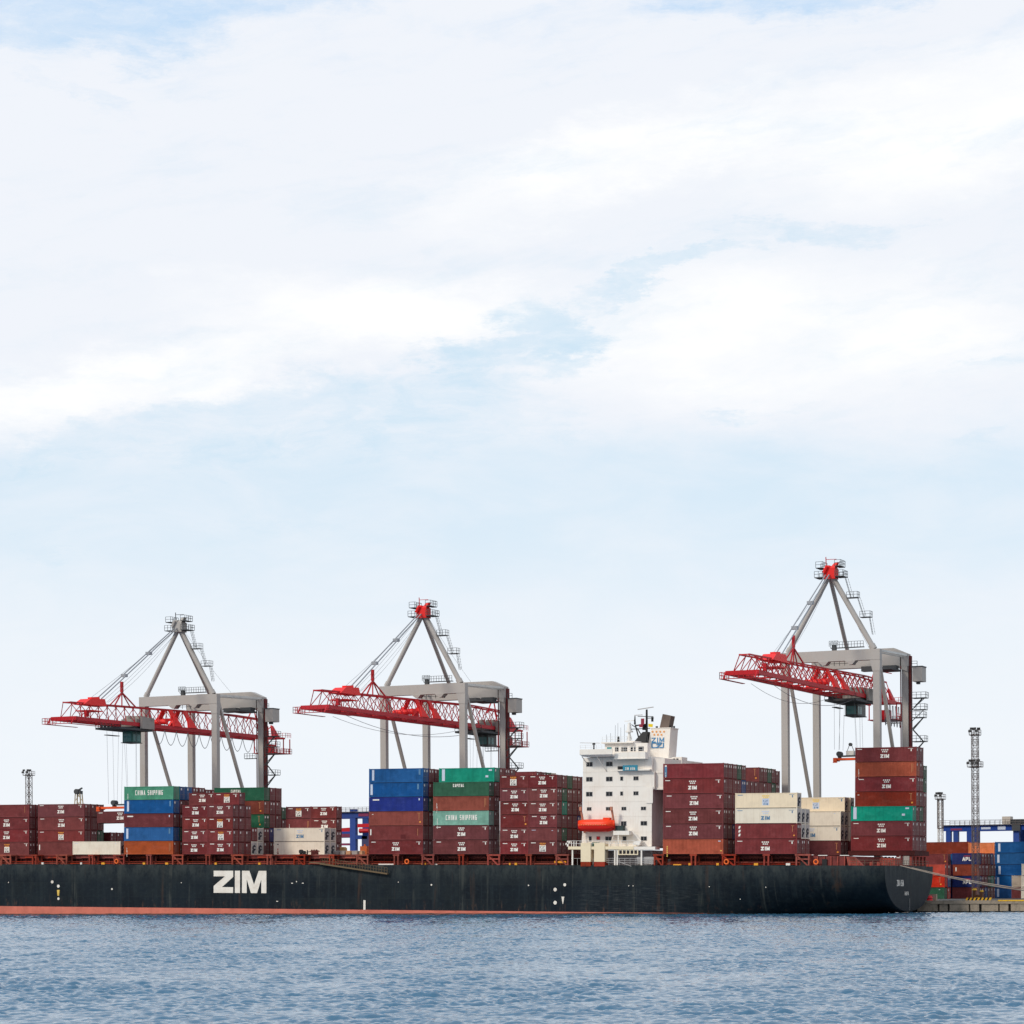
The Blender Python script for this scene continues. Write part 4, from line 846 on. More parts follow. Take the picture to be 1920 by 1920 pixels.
mb = MB(); mb.box(0, 1.6, 0, 1.4, .25, 1.9); mb.tube((.2, -.1, .4), (.2, 1.5, .4), .4, 10); mb.tube((1.3, -.1, .4), (1.3, 1.5, .4), .4, 10); mb.tube((.8, .7, 1.9), (.8, .7, 2.3), .2, 8); mb.build('body', mat('machine_orange', (.55, .12, .03), .6, dirt=.5), o)
for px, pz, nm in ((561, 1.2, 'dark winch gear with handwheels in front of the lower white reefer'), (583, 1.2, 'rust-red lashing rack in front of the lower white reefer')):
    xa, za = toship(px, 1600, 3.2); o = thing('lashing_rack' if 'rack' in nm else 'deck_winch', nm, 'deck gear', SHIPM @ Vector((xa, 3.2, BASE-.03)))
    mb = MB()
    if 'rack' in nm:
        for i in range(6): mb.box(i*.28, i*.28+.12, 0, .5, 0, 1.0-.15*(i % 2))
        mb.box(-.3, 1.9, .1, .4, .55, .75); mb.box(0, 1.5, 0, .5, .0, .25)
    else:
        mb.tube((.3, 0, .6), (.3, .6, .6), .42, 10); mb.tube((1.0, .1, .45), (1.0, .6, .45), .3, 10); mb.bar((0, .3, .3), (2.4, .3, .55), .14); mb.box(1.7, 1.85, .2, .4, 0, .9); mb.box(0, 1.5, .1, .5, 0, .2)
    mb.build('frame', deckred if 'rack' in nm else blk, o)

# ------------------------------------------------------------------ ship-to-shore cranes
steel = mat('crane_grey', (.42, .39, .365), .6, dirt=.35, dirtcol=(.36, .31, .26), streak=.25, dscale=.12)
steelw = mat('crane_pale', (.66, .64, .60), .55, dirt=.25)
cred = mat('crane_red', (.50, .012, .022), .5, var=.05, dirt=.45, dirtcol=(.26, .02, .02), dscale=.3)
cbright = mat('crane_bright_red', (.78, .02, .018), .5, dirt=.2, dirtcol=(.5, .02, .02))
cdk = mat('crane_dark_steel', (.06, .065, .07), .6, dirt=.4)
clift = mat('lift_shaft_red', (.14, .025, .025), .7, dirt=.5)
cable = mat('steel_cable', (.16, .165, .18), .5)
rodm = mat('forestay_grey', (.33, .34, .36), .5)
cabm = {'green': mat('cab_green', (.03, .12, .10), .4, dirt=.4), 'dark': mat('cab_dark', (.07, .075, .07), .4, dirt=.4)}
SPAN, GA = 9.55, 20.
def crane(xc, up, label, head, ty, cab, rope_z, festoon, has_strut=True, cabl=5.0, ropes=True, y0=-47.5, y1=45.5):
    c = thing('gantry_crane', label, 'crane', (xc, 36, QZ), 'ship-to-shore cranes on the quay')
    Z = lambda z: z-QZ+up                      # heights surveyed above the water
    ZB = lambda z: z-QZ+up*.86
    lw = 1.35; dp = .65
    for sx, nm in ((-1, 'l'), (1, 'r')):
        x = sx*SPAN
        mb = MB(); mb.box(x-lw/2, x+lw/2, -dp, dp, 1.4, Z(46.85)); mb.hexa([(x-lw/2-.05, -.7, Z(44.6)), (x+lw/2+.05, -.7, Z(44.6)), (x+lw/2+.05, .7, Z(44.6)), (x-lw/2-.05, .7, Z(44.6))], [(x-lw/2-(.6 if sx > 0 else .05), -.7, Z(46.84)), (x+lw/2+.12, -.7, Z(46.84)), (x+lw/2+.12, .7, Z(46.84)), (x-lw/2-.05, .7, Z(46.84))])
        mb.build('leg', steel, c)
        mb = MB(); mb.box(x-lw/2, x+lw/2, GA-dp, GA+dp, 1.4, Z(47.1)); mb.build('leg', steel, c)
        mb = MB(); mb.bar((x, 1.0, Z(47.6)), (x, GA-.3, Z(12.5)), .6, .6); mb.build('diagonal_brace', steel, c)
        mb = MB(); mb.box(x-.7, x+.7, .91, GA-.91, Z(11), Z(12.6)); mb.build('sill_beam', steel, c)
        for y in (0, GA):
            mb = MB(); mb.box(x-3, x+3, y-.6, y+.6, .9, 1.39)
            for q in (-2.4, -.9, .9, 2.4): mb.tube((x+q, y-.25, .45), (x+q, y+.25, .45), .44, 12)
            mb.build('bogie', cdk, c)
    mb = MB(); mb.box(-SPAN-lw/2-.1, SPAN+lw/2+.1, -.75, .75, Z(46.86), Z(49.0))
    for x0, x1 in ((-SPAN+lw/2, -SPAN+lw/2+2.2), ): pass
    mb.hexa([(-1.4, -.9, Z(46.1)), (-.9, -.9, Z(46.1)), (-.9, .9, Z(46.1)), (-1.4, .9, Z(46.1))], [(-2.4, -.95, Z(46.85)), (-.2, -.95, Z(46.85)), (-.2, .95, Z(46.85)), (-2.4, .95, Z(46.85))])
    mb.hexa([(4.2, -.9, Z(46.1)), (4.7, -.9, Z(46.1)), (4.7, .9, Z(46.1)), (4.2, .9, Z(46.1))], [(3.2, -.95, Z(46.85)), (5.4, -.95, Z(46.85)), (5.4, .95, Z(46.85)), (3.2, .95, Z(46.85))])
    mb.build('portal_beam', steel, c)
    mb = MB(); x1 = SPAN+lw/2+.1
    q = [(-x1, GA-1, Z(47.11)), (x1, GA-1, Z(47.11)), (x1, GA+1, Z(47.11)), (-x1, GA+1, Z(47.11))]
    mb.hexa(q, [(-x1, GA-1, Z(49.6)), (x1, GA-1, Z(49.6)), (x1, GA+1, Z(49.6)), (-x1, GA+1, Z(49.6))])
    mb.hexa([(-x1, GA-1, Z(49.601)), (x1, GA-1, Z(49.601)), (x1, GA+1, Z(49.601)), (-x1, GA+1, Z(49.601))], [(-x1+3, GA-1, Z(50.9)), (x1-3, GA-1, Z(50.9)), (x1-3, GA+1, Z(50.9)), (-x1+3, GA+1, Z(50.9))])
    mb.hexa([(x1-3.2, GA-.95, Z(47.1)), (x1-.2, GA-.95, Z(46.0)), (x1-.2, GA+.95, Z(46.0)), (x1-3.2, GA+.95, Z(47.1))], [(x1-3.2, GA-.95, Z(47.105)), (x1-.2, GA-.95, Z(47.105)), (x1-.2, GA+.95, Z(47.105)), (x1-3.2, GA+.95, Z(47.105))])
    mb.build('portal_beam', steel, c)
    mb = MB()
    for x in (-SPAN, SPAN): mb.bar((x+.5, .9, Z(48.75)), (x+.5, GA-1, Z(49.3)), .3, .45); mb.bar((x-.4, .9, Z(48.5)), (x-.4, GA-1, Z(49.0)), .22)
    mb.build('tie_beam', steelw, c)
    mb = MB(); mb.box(SPAN-4, SPAN-1.2, GA-3, GA-1.05, Z(46.2), Z(47.2)); mb.box(1, 4.4, GA-3, GA-1.05, Z(46.2), Z(47.2)); mb.rail([(-1.5, .2, Z(46.0)), (5, .2, Z(46.0))], .9, .04, 1); mb.box(5.2, 9, 11, 18.5, Z(45.9), Z(46.3)); mb.build('under_deck_gear', cdk, c)
    # A-frame
    ap = Z(63.9)
    for foot, r in (((-SPAN+.6, 0, Z(49.0)), .5), ((SPAN-.6, 0, Z(49.0)), .55), ((-1.2, 15.5, Z(49.5)), .42)):
        mb = MB(); top = Vector((.35 if foot[0] > 0 else -.3, .1 if foot[1] < 5 else .7, ap)); mb.tube(foot, top, r, 12)
        f = Vector(foot); d = (top-f).normalized(); mb.tube(f, f+d*1.0, r*1.25, 12); mb.build('frame_strut', steel, c, smooth=False)
    hm = cbright if head == 'red' else steel
    mb = MB(); mb.box(-1.1, 1.3, -1.0, 1.2, ap-.6, ap+1.6); mb.tube((-1.0, -1.2, ap+.6), (-.3, -1.2, ap+1.9), .35, 8); mb.hexa([(.2, -.8, ap+1.6), (1.2, -.8, ap+1.6), (1.2, .8, ap+1.6), (.2, .8, ap+1.6)], [(.9, -.5, ap+2.5), (1.7, -.5, ap+2.7), (1.7, .5, ap+2.7), (.9, .5, ap+2.5)]); mb.box(-.6, .1, -.9, .9, ap+1.6, ap+2.1)
    mb.build('head_block', hm, c)
    mb = MB(); mb.tube((-.8, 0, ap+1.6), (-.9, 0, ap+3.9), .1, 6); mb.bar((-.9, 0, ap+3.4), (1.3, 0, ap+3.35), .1); mb.build('jib_hook', cred if head == 'red' else cdk, c)
    for z, x0, x1 in ((ap+1.55, -2.5, -1.15), (ap-.35, -2.8, -1.15), (ap+1.75, 1.4, 2.6), (ap-.3, 1.4, 3.1)):
        mb = MB(); mb.box(x0, x1, -1.6, 1.6, z, z+.14); mb.rail([(x0, -1.6, z+.14), (x1, -1.6, z+.14), (x1, 1.6, z+.14), (x0, 1.6, z+.14)], 1.15, .035, .8); mb.build('head_platform', cdk, c)
    for a, b_ in (((3.0, .3, ap-.3), (4.2, .3, ap-4.5)), ((5.6, .3, ap-4.6), (6.8, .3, ap-8.4)), ((8.0, .3, ap-8.6), (8.6, .3, ap-12))):
        a, b_ = Vector(a), Vector(b_); mb = MB()
        for dy in (-.3, .3): mb.bar(a+Vector((0, dy, 0)), b_+Vector((0, dy, 0)), .07)
        n = int((a-b_).length/.5)
        for i in range(n): q = a.lerp(b_, i/n); mb.bar(q+Vector((0, -.3, 0)), q+Vector((0, .3, 0)), .05); mb.bar(q+Vector((.5, -.3, 0)), q+Vector((.5, .3, 0)), .04)
        mb.bar(a+Vector((.5, 0, 0)), b_+Vector((.5, 0, 0)), .04); mb.build('ladder', cdk, c)
    for x0, x1, z in ((3.6, 5.8, ap-4.6), (6.3, 8.4, ap-8.6)):
        mb = MB(); mb.box(x0, x1, -.8, .8, z, z+.12); mb.rail([(x0, -.8, z+.12), (x1, -.8, z+.12), (x1, .8, z+.12)], 1.1, .035, .7); mb.build('ladder_landing', cdk, c)
    mb = MB(); mb.box(-.2, 6.6, .5, 1.3, Z(49.55), Z(49.7)); mb.rail([(-.2, .5, Z(49.7)), (6.6, .5, Z(49.7))], 1.1, .035, .6); mb.box(.1, .9, .4, 1.2, Z(49.0), Z(50.2)); mb.rail([(-.4, .3, Z(49.9)), (1.4, .3, Z(49.9))], 1.1, .04, .5)
    mb.build('beam_walkway', cdk, c)
    # boom: twin box chords below, pipe chord above, lattice between
    zt = ZB(44.75); zl = ZB(41.35); yr = lambda y: ZB(44.6)+max(0, min(1, (y+50)/70))*1.35 if y < 22 else ZB(45.95)-.02*(y-22)
    mb = MB()
    for x in (-2.7, 2.7): mb.box(x-.3, x+.3, y0+1.2, y1-6, zl-.5, zl+.3)
    for y in np.arange(y0+2, y1-6, 6.6): mb.box(-2.3, 2.3, y-.15, y+.15, zl-.1, zl+.2)
    mb.build('boom_chord', cred, c)
    mb = MB(); ys = list(np.arange(y0+1.6, y1-5, 3.3))
    for x in (-.9, .9):
        pts = [(x, y, yr(y)) for y in ys]
        for a, b_ in zip(pts[:-1], pts[1:]): mb.bar(a, b_, .28)
    for y in ys[::2]: mb.bar((-.9, y, yr(y)), (.9, y, yr(y)), .2)
    for i, y in enumerate(ys):
        for sx in (-1, 1):
            for dy in (-1.65, 1.65):
                if y+dy > y0+1.5 and y+dy < y1-6: mb.bar((sx*.9, y, yr(y)-.1), (sx*2.7, y+dy, zl+.3), .13 if (i+dy > 0) % 2 else .16)
    mb.build('boom_lattice', cred, c)
    mb = MB()
    for y in (.9, -5.2):
        for sx in (-1, 1): mb.bar((sx*.9, y, yr(y)-.1), (sx*2.7, y, zl+.3), 1.5, .3); mb.hexa([(sx*2.9-.3, y-1.6, zl+.3), (sx*2.9+.3, y-1.6, zl+.3), (sx*2.9+.3, y+1.6, zl+.3), (sx*2.9-.3, y+1.6, zl+.3)], [(sx*1.9-.3, y-.5, zl+2.6), (sx*1.9+.3, y-.5, zl+2.6), (sx*1.9+.3, y+.5, zl+2.6), (sx*1.9-.3, y+.5, zl+2.6)])
    mb.box(-2.2, 2.2, -5.4, -5.0, zl+1.6, zl+2.2); mb.tube((-2.5, -9, zl+1.2), (2.5, -9, zl+1.2), .6, 10)
    mb.build('boom_hinge', cbright, c)
    mb = MB(); mb.hexa([(-1.5, -39.2, yr(-37)-.3), (1.5, -39.2, yr(-37)-.3), (1.5, -30.8, yr(-32)-.4), (-1.5, -30.8, yr(-32)-.4)], [(-1.3, -36.5, yr(-36)+1.0), (1.3, -36.5, yr(-36)+1.0), (1.3, -31.2, yr(-32)+1.2), (-1.3, -31.2, yr(-32)+1.2)]); mb.bar((0, -35, yr(-35)+1.2), (0, -32, yr(-32)+1.4), 1.0, .5); mb.box(-2, 2, -37.5, -33, zl+1.9, zl+2.1)
    mb.build('stay_anchor', cbright, c)
    mb = MB(); zt_ = ZB(50.5)
    mb.bar((0, -22.9, zt_-2.3), (0, -22.9, zt_), .5, .6)
    for y in (-26.7, -18.6): mb.bar((0, -22.9, zt_-2.3), (.7, y, yr(y)), .24); mb.bar((0, -22.9, zt_-2.3), (-.7, y, yr(y)), .2)
    mb.bar((0, -22.9, zt_-2.3), (0, -22.9, yr(-22.9)), .2)
    mb.build('boom_mast', cred, c)
    mb = MB(); mb.box(-3.3, -2.7, y0-2.6, y0+9.5, zl-1.42, zl-1.32); mb.box(2.7, 3.3, y0-2.6, y0+9.5, zl-1.42, zl-1.32); mb.box(-2.69, 2.69, y0-2.6, y0-1.9, zl-1.42, zl-1.32); mb.rail([(-3.2, y0-2.6, zl-1.3), (3.2, y0-2.6, zl-1.3)], 1.1, .04, .9); mb.rail([(-3.2, y0-2.6, zl-1.3), (-3.2, y0+2, zl-1.3)], 1.1, .04, .9); mb.bar((-3, y0, zl), (-3, y0-1, zl-1.3), .2); mb.bar((3, y0, zl), (3, y0-1, zl-1.3), .2); mb.box(-3.2, 3.2, y0+.4, y0+1.2, zl-.5, zl+.3); mb.rail([(3.3, y0+2.5, zl+.3), (3.3, y0+5.5, zl+.3)], 1.3, .04, .7); mb.box(2.6, 3.2, y0+4.2, y0+4.9, zl+.36, zl+1.8)
    mb.build('tip_platform', cred, c)
    mb = MB(); yb = y1
    mb.box(-2.9, 2.9, yb-6, yb-1, zl-.1, zl+.3)
    for q in (-1, 1): mb.hexa([(q*1.5-.3, yb-4.6, zl+.3), (q*1.5+.3, yb-4.6, zl+.3), (q*1.5+.3, yb-1.6, zl+.3), (q*1.5-.3, yb-1.6, zl+.3)], [(q*.7-.2, yb-3.9, zl+3.2), (q*.7+.2, yb-3.9, zl+3.2), (q*.7+.2, yb-3.1, zl+3.0), (q*.7-.2, yb-3.1, zl+3.0)])
    mb.bar((-1, yb-9, zl+.3), (-.6, yb-3.5, zl+3), .16); mb.bar((1, yb-9, zl+.3), (.6, yb-3.5, zl+3), .16); mb.bar((0, yb-14, zl+3.5), (0, yb-10.8, zl+7.3), .22); mb.bar((0, yb-10.8, zl+7.3), (0, yb-8, zl+.3), .22); mb.bar((-.3, yb-12, zl+6.6), (.9, yb-2, zl+6.5), .16)
    mb.rail([(-3, yb-1, zl+.3), (3, yb-1, zl+.3), (3, yb+1.5, zl+.3)], 1.1, .04, .8); mb.box(-3.2, 3.2, yb-6, yb+1.6, zl-3.6, zl-3.45); mb.rail([(-3.2, yb+1.6, zl-3.45), (3.2, yb+1.6, zl-3.45)], 1.1, .04, .8); mb.rail([(3.2, yb-6, zl-3.45), (3.2, yb+1.6, zl-3.45)], 1.1, .04, .8)
    for y in (yb-5.5, yb-2, yb+1): mb.bar((3, y, zl-3.5), (3, y, zl), .2); mb.bar((-3, y, zl-3.5), (-3, y, zl), .2)
    mb.box(-1.0, 1.0, yb-4.6, yb-2.6, zl-3.4, zl-1.4)
    mb.build('boom_tail', cred, c)
    # forestays and hoist cables
    mb = MB(); top = Vector((-.3, -1.0, ap)); an = Vector((0, -31.5, yr(-32)+1.3))
    for dx in (-.35, .35): mb.tube(top+Vector((dx, 0, .2)), an+Vector((dx*1.8, 0, 0)), .13, 6)
    for f in (.36, .68): q = top.lerp(an, f); mb.box(q.x-.6, q.x+.6, q.y-.45, q.y+.45, q.z-.3, q.z+.35)
    mb.build('forestay', rodm, c)
    def sag(a, b_, dz, r=.035, n=12, nm='stay_cable'):
        a, b_ = Vector(a), Vector(b_); mb = MB(); mb.poly([a.lerp(b_, i/n)-Vector((0, 0, dz*4*(i/n)*(1-i/n))) for i in range(n+1)], r, 4); mb.build(nm, cable, c)
    for dx, dz, ye in ((-.5, .6, -30), (.5, .5, -29.5), (.15, 1.5, -28.5)): sag((dx, -1, ap-.3), (dx, ye, yr(ye)+.6), dz)
    sag((.3, -1, ap+.2), (0, -35.5, yr(-35)+.9), .25); sag((.6, 1, ap), (2.5, GA-2, Z(50.9)), .4, .03)
    if ropes:
        for dx, dy in ((-2.1, 0), (-1.4, 1.2), (2.0, .4), (1.5, 1.9), (-2.3, 4.8), (-1.7, 5.6), (2.1, 5.0), (1.4, 6.0)): mb = MB(); mb.tube((dx, ty+2.6+dy, zl-1.3), (dx*1.15, ty+3.6+dy*.75, rope_z-QZ), .028, 4); mb.build('hoist_rope', cable, c)
    if festoon == 'loops':
        ys_ = [ty+13+i*4.9*.96 for i in range(12) if ty+13+i*4.9*.96 < y1-10]
        for a, b_ in zip(ys_[:-1], ys_[1:]): sag((2.9, a, zl-.8), (2.9, b_, zl-.8), 3.2, .08, 12, 'festoon_cable')
    elif festoon == 'bunch':
        for i in range(6): sag((2.9, 27+i*2.1, zl-.8), (2.9, 28.6+i*2.1, zl-.8), 4.4, .07, 10, 'festoon_cable')
    if festoon != 'loops': sag((2.4, y0+8, zl-1.2), (2.4, ty+1, zl-1.2), 2.6, .05, 16); sag((-2.4, y0+12, zl-1.2), (-2.4, ty-2, zl-1.2), 2.0, .04, 16)
    # trolley with machinery and driver's cab
    mb = MB(); mb.box(-3.3, 3.3, ty, ty+12.2, zl-1.45, zl-1.0); mb.box(-2.2, 2.6, ty+6, ty+12, zl-1.0, zl-.56); mb.rail([(-3.3, ty, zl-1.0), (3.3, ty, zl-1.0)], 1.0, .04, .8); mb.box(-2.4, -1.4, ty+2.0, ty+6.5, zl-2.6, zl-2.45)
    for i in range(5): mb.tube((-2.5, ty+1.2+i*1.3, zl-1.0), (-2.5, ty+1.2+i*1.3, zl-.4), .35, 8)
    mb.build('trolley', cdk, c)
    mb = MB(); mb.box(-2.0, 2.0, ty+8, ty+12.5, zl-.55, zl+1.2); mb.box(-3.7, -3.15, ty+8.2, ty+12.0, zl-.99, zl+.9); mb.box(3.15, 3.7, ty+7.6, ty+12.4, zl-.99, zl+1.5); mb.tube((-1.2, ty+9.6, zl+1.2), (-1.2, ty+9.6, zl+2.0), .9, 10, .7); mb.box(0, 1.9, ty+9, ty+12.2, zl+1.21, zl+1.9); mb.build('hoist_machinery', mat('hoist_grey', (.33, .30, .27), .7, dirt=.6), c)
    cy = ty+7.4
    mb = MB(); mb.box(-1.3, 1.3, cy, cy+cabl, zl-3.9, zl-1.46, 0); mb.box(-1.5, 1.5, cy-.4, cy+cabl+.2, zl-4.05, zl-3.901, 1)
    cabo = mb.build('driver_cab', [cabm[cab], cdk], c); cg = mat('cab_glass', (.07, .20, .19), .12)
    for y in (cy+.25, cy+1.75):
        for xx in (1.301, -1.34): mb = MB(); mb.box(xx, xx+.039, y, y+1.2, zl-3.6, zl-2.1); mb.build('window', cg, cabo)
    mb = MB(); mb.box(-1.0, 1.0, cy-.04, cy-.001, zl-3.7, zl-2.0); mb.build('window', cg, cabo)
    # lift shaft and stairs on the landward leg
    mb = MB(); xs_ = SPAN+lw/2
    mb.box(xs_+.02, xs_+.5, GA-.3, GA+.7, 1.0, Z(49.2)); mb.box(SPAN-lw/2-.22, SPAN-lw/2-.02, GA-1.0, GA-.8, 1.0, Z(49.0)); mb.build('lift_shaft', clift, c)
    mb = MB(); mb.box(xs_+1.2, xs_+3.2, GA-1.6, GA+1.4, Z(43.8), Z(46.75)); mb.build('electric_house', steel, c)
    mb = MB(); mb.box(xs_+.9, xs_+3.3, GA-1.7, GA+1.5, Z(46.76), Z(46.95)); mb.rail([(xs_+1.0, GA-1.6, Z(46.95)), (xs_+2.2, GA-1.6, Z(46.95))], 1.0, .04, .6); mb.box(xs_+1.8, xs_+2.4, GA-1, GA, Z(43.3), Z(43.79)); mb.build('electric_house_roof', cdk, c)
    for z, w in ((38.0, 3.6), (36.4, 3.4), (40.4, 3.8), (31.5, 3.6)):
        mb = MB(); mb.box(xs_+.9, xs_+w, GA-1.2, GA+1, Z(z), Z(z+.14)); mb.rail([(xs_+.9, GA-1.2, Z(z+.14)), (xs_+w, GA-1.2, Z(z+.14)), (xs_+w, GA+1, Z(z+.14))], 1.1, .04, .8); mb.bar((xs_+w-.2, GA-1, Z(z)), (xs_+.5, GA-1, Z(z-2.6)), .13); mb.build('stair_platform', cdk, c)
    for a, b_ in (((.95, 34.0), (3.2, 36.5)), ((3.2, 31.5), (1.0, 34)), ((1.0, 29), (3.2, 31.5)), ((1.2, 38.5), (3.0, 40.4))): mb = MB(); mb.bar((xs_+a[0], GA-.6, Z(a[1])), (xs_+b_[0], GA-.6, Z(b_[1])), .14, .25); mb.build('stair_flight', cdk, c)
    mb = MB(); mb.box(SPAN-lw/2-3.2, SPAN-lw/2-.25, GA-1.4, GA-.6, Z(35.4), Z(35.55)); mb.rail([(SPAN-lw/2-3.2, GA-1.4, Z(35.55)), (SPAN-lw/2-.3, GA-1.4, Z(35.55))], 1.1, .04, .7)
    mb.build('stair_platform', cdk, c)
    return c
crane(-99.5, 0, 'grey and red crane at the left with a grey head and green cab', 'grey', -28.2, 'green', 24, 'loops', cabl=3.3, y0=-45.0, y1=43)
crane(-37.7, 0, 'grey and red crane in the middle behind the blue- and teal-topped stacks', 'red', 21.7, 'dark', 20, 'sag', cabl=4.6)
crane(53.6, 3.1, 'tallest grey and red crane, at the right behind the stern tower', 'red', 6.0, 'dark', 33, 'bunch', cabl=5.6, y0=-52.2, y1=41.)
# spreaders and the box in the air
spr = mat('spreader_orange', (.80, .10, .02), .5, dirt=.3)
def spreader(loc, L, label):
    o = thing('spreader', label, 'spreader', loc, 'container spreaders on hoist ropes')
    mb = MB(); mb.box(-L/2, L/2, .5, .95, 0, .45); mb.box(-L/2, L/2, 1.55, 2.0, 0, .45)
    for sx in (-1, 1):
        mb.box(sx*L/2-.35, sx*L/2+.35, 0, 2.44, -.15, .5); mb.hexa([(sx*L/2-.45, .1, -.5), (sx*L/2+.45, .1, -.5), (sx*L/2+.45, .4, -.5), (sx*L/2-.45, .4, -.5)], [(sx*L/2-.2, .1, .5), (sx*L/2+.2, .1, .5), (sx*L/2+.2, .4, .5), (sx*L/2-.2, .4, .5)])
    mb.build('beam', spr, o)
    mb = MB(); mb.box(-1.9 if L > 8 else -2.6, 1.9 if L > 8 else 2.6, .6, 1.8, .7, 1.0)
    for x in ((-2.4, 2.4) if L > 8 else (-2.3, 2.3)): mb.tube((x, .5, 1.3), (x, 1.9, 1.3), .55, 12); mb.box(x-.25, x+.25, .7, 1.7, .46, 1.3)
    mb.build('head_block', cdk, o)
    if L < 8:
        mb = MB(); mb.box(-.8, .8, .7, 1.7, 1.01, 1.9); mb.build('rope_frame', steelw, o); mb = MB(); mb.bar((-.7, 1.2, 1.9), (-.15, 1.2, 3.3), .1); mb.bar((.7, 1.2, 1.9), (.15, 1.2, 3.3), .1); mb.tube((0, .9, 3.2), (0, 1.5, 3.2), .35, 10); mb.build('sling', cdk, o)
    return o
spreader((-99.1, 11.8, 22.95), 12.0, 'orange spreader hanging on ropes above the airborne maroon box, at the left')
spreader((53.6, 47.5, 30.9), 6.0, 'orange spreader under a pale rope frame, hanging left of the stern tower')
container(Matrix.Translation((-105.2, 11.8, 19.9)), 'M', 's', 12.19, 'zim', False, True, 'maroon box hanging in the air under the orange spreader')

# ------------------------------------------------------------------ container yard behind the quay
def yard(px, z0i, y, specs, L, group='containers in the quay yard', right=False, rows=1, rowcols=None, desc=''):
    """stack whose left (or right) lower corner is met at bearing px; specs bottom-up"""
    x = at(px, 1650, y)[0]-(L if right else 0)
    for r_ in range(rows):
        z = QZ
        for i, it in enumerate(specs if r_ == 0 else rowcols[r_-1]):
            c, hk, mk = it if not isinstance(it, str) else (it, 's', None)
            if c != '.':
                where = 'front row' if r_ == 0 else ORD[r_]+' row back'
                container(Matrix.Translation((x+(i % 3)*.07-.07, y+r_*2.75, z)), c, hk, L, mk, False, True, f'{COLS[c][0]} container, {ORD[i]} tier, {where}, {desc}', group)
            z += HH[hk]
yard(1771, 0, 104, [('G', 's', 'faint'), ('R', 's', 'tick'), ('R', 's', None)], 12.19, right=True, rows=2, rowcols=[['R', 'L', 'M']], desc='low yard stack behind the stern')
yard(1778, 0, 118, [('M', 's', None), ('M', 's', None), ('R', 's', None), ('M', 's', 'tick')], 12.19, right=True, desc='reddish yard stack behind the stern')
yard(1815, 0, 128, [('M', 's', None), ('M', 's', None), ('M', 's', None), ('B', 's', None), ('B', 'h', None)], 12.19, right=True, desc='highest yard stack right of the stern')
yard(1786, 0, 112, [('M', 's', None), ('V', 's', 'apl'), ('B', 's', 'vmark'), ('V', 's', 'apl')], 6.06, rows=6, rowcols=['MMMB', 'LMMM', 'MGBM', 'MTMN', 'MMMA'], desc='yard block with navy boxes')
yard(1816, 0, 127, ['M', 'M', 'M', ('M', 's', None), ('A', 's', None)], 6.06, desc='yard stack with orange top')
yard(1782, 0, 122, ['V', 'V', 'V', 'L'], 6.06, desc='yard stack behind navy boxes')
yard(1866, 0, 121, [('L', 's', 'bar'), ('L', 's', 'bar'), ('L', 's', 'bar'), ('L', 's', 'bar'), ('L', 's', 'bar')], 12.19, desc='tall blue yard stack at right edge')
yard(1897, 0, 110, [('M', 's', None), ('H', 's', 'faint')], 6.06, desc='low yard stack before the blue one')
yard(1915, 0, 106, [('W', 's', None), ('W', 's', None), ('W', 's', None)], 6.06, desc='pale yard stack cut by right edge')

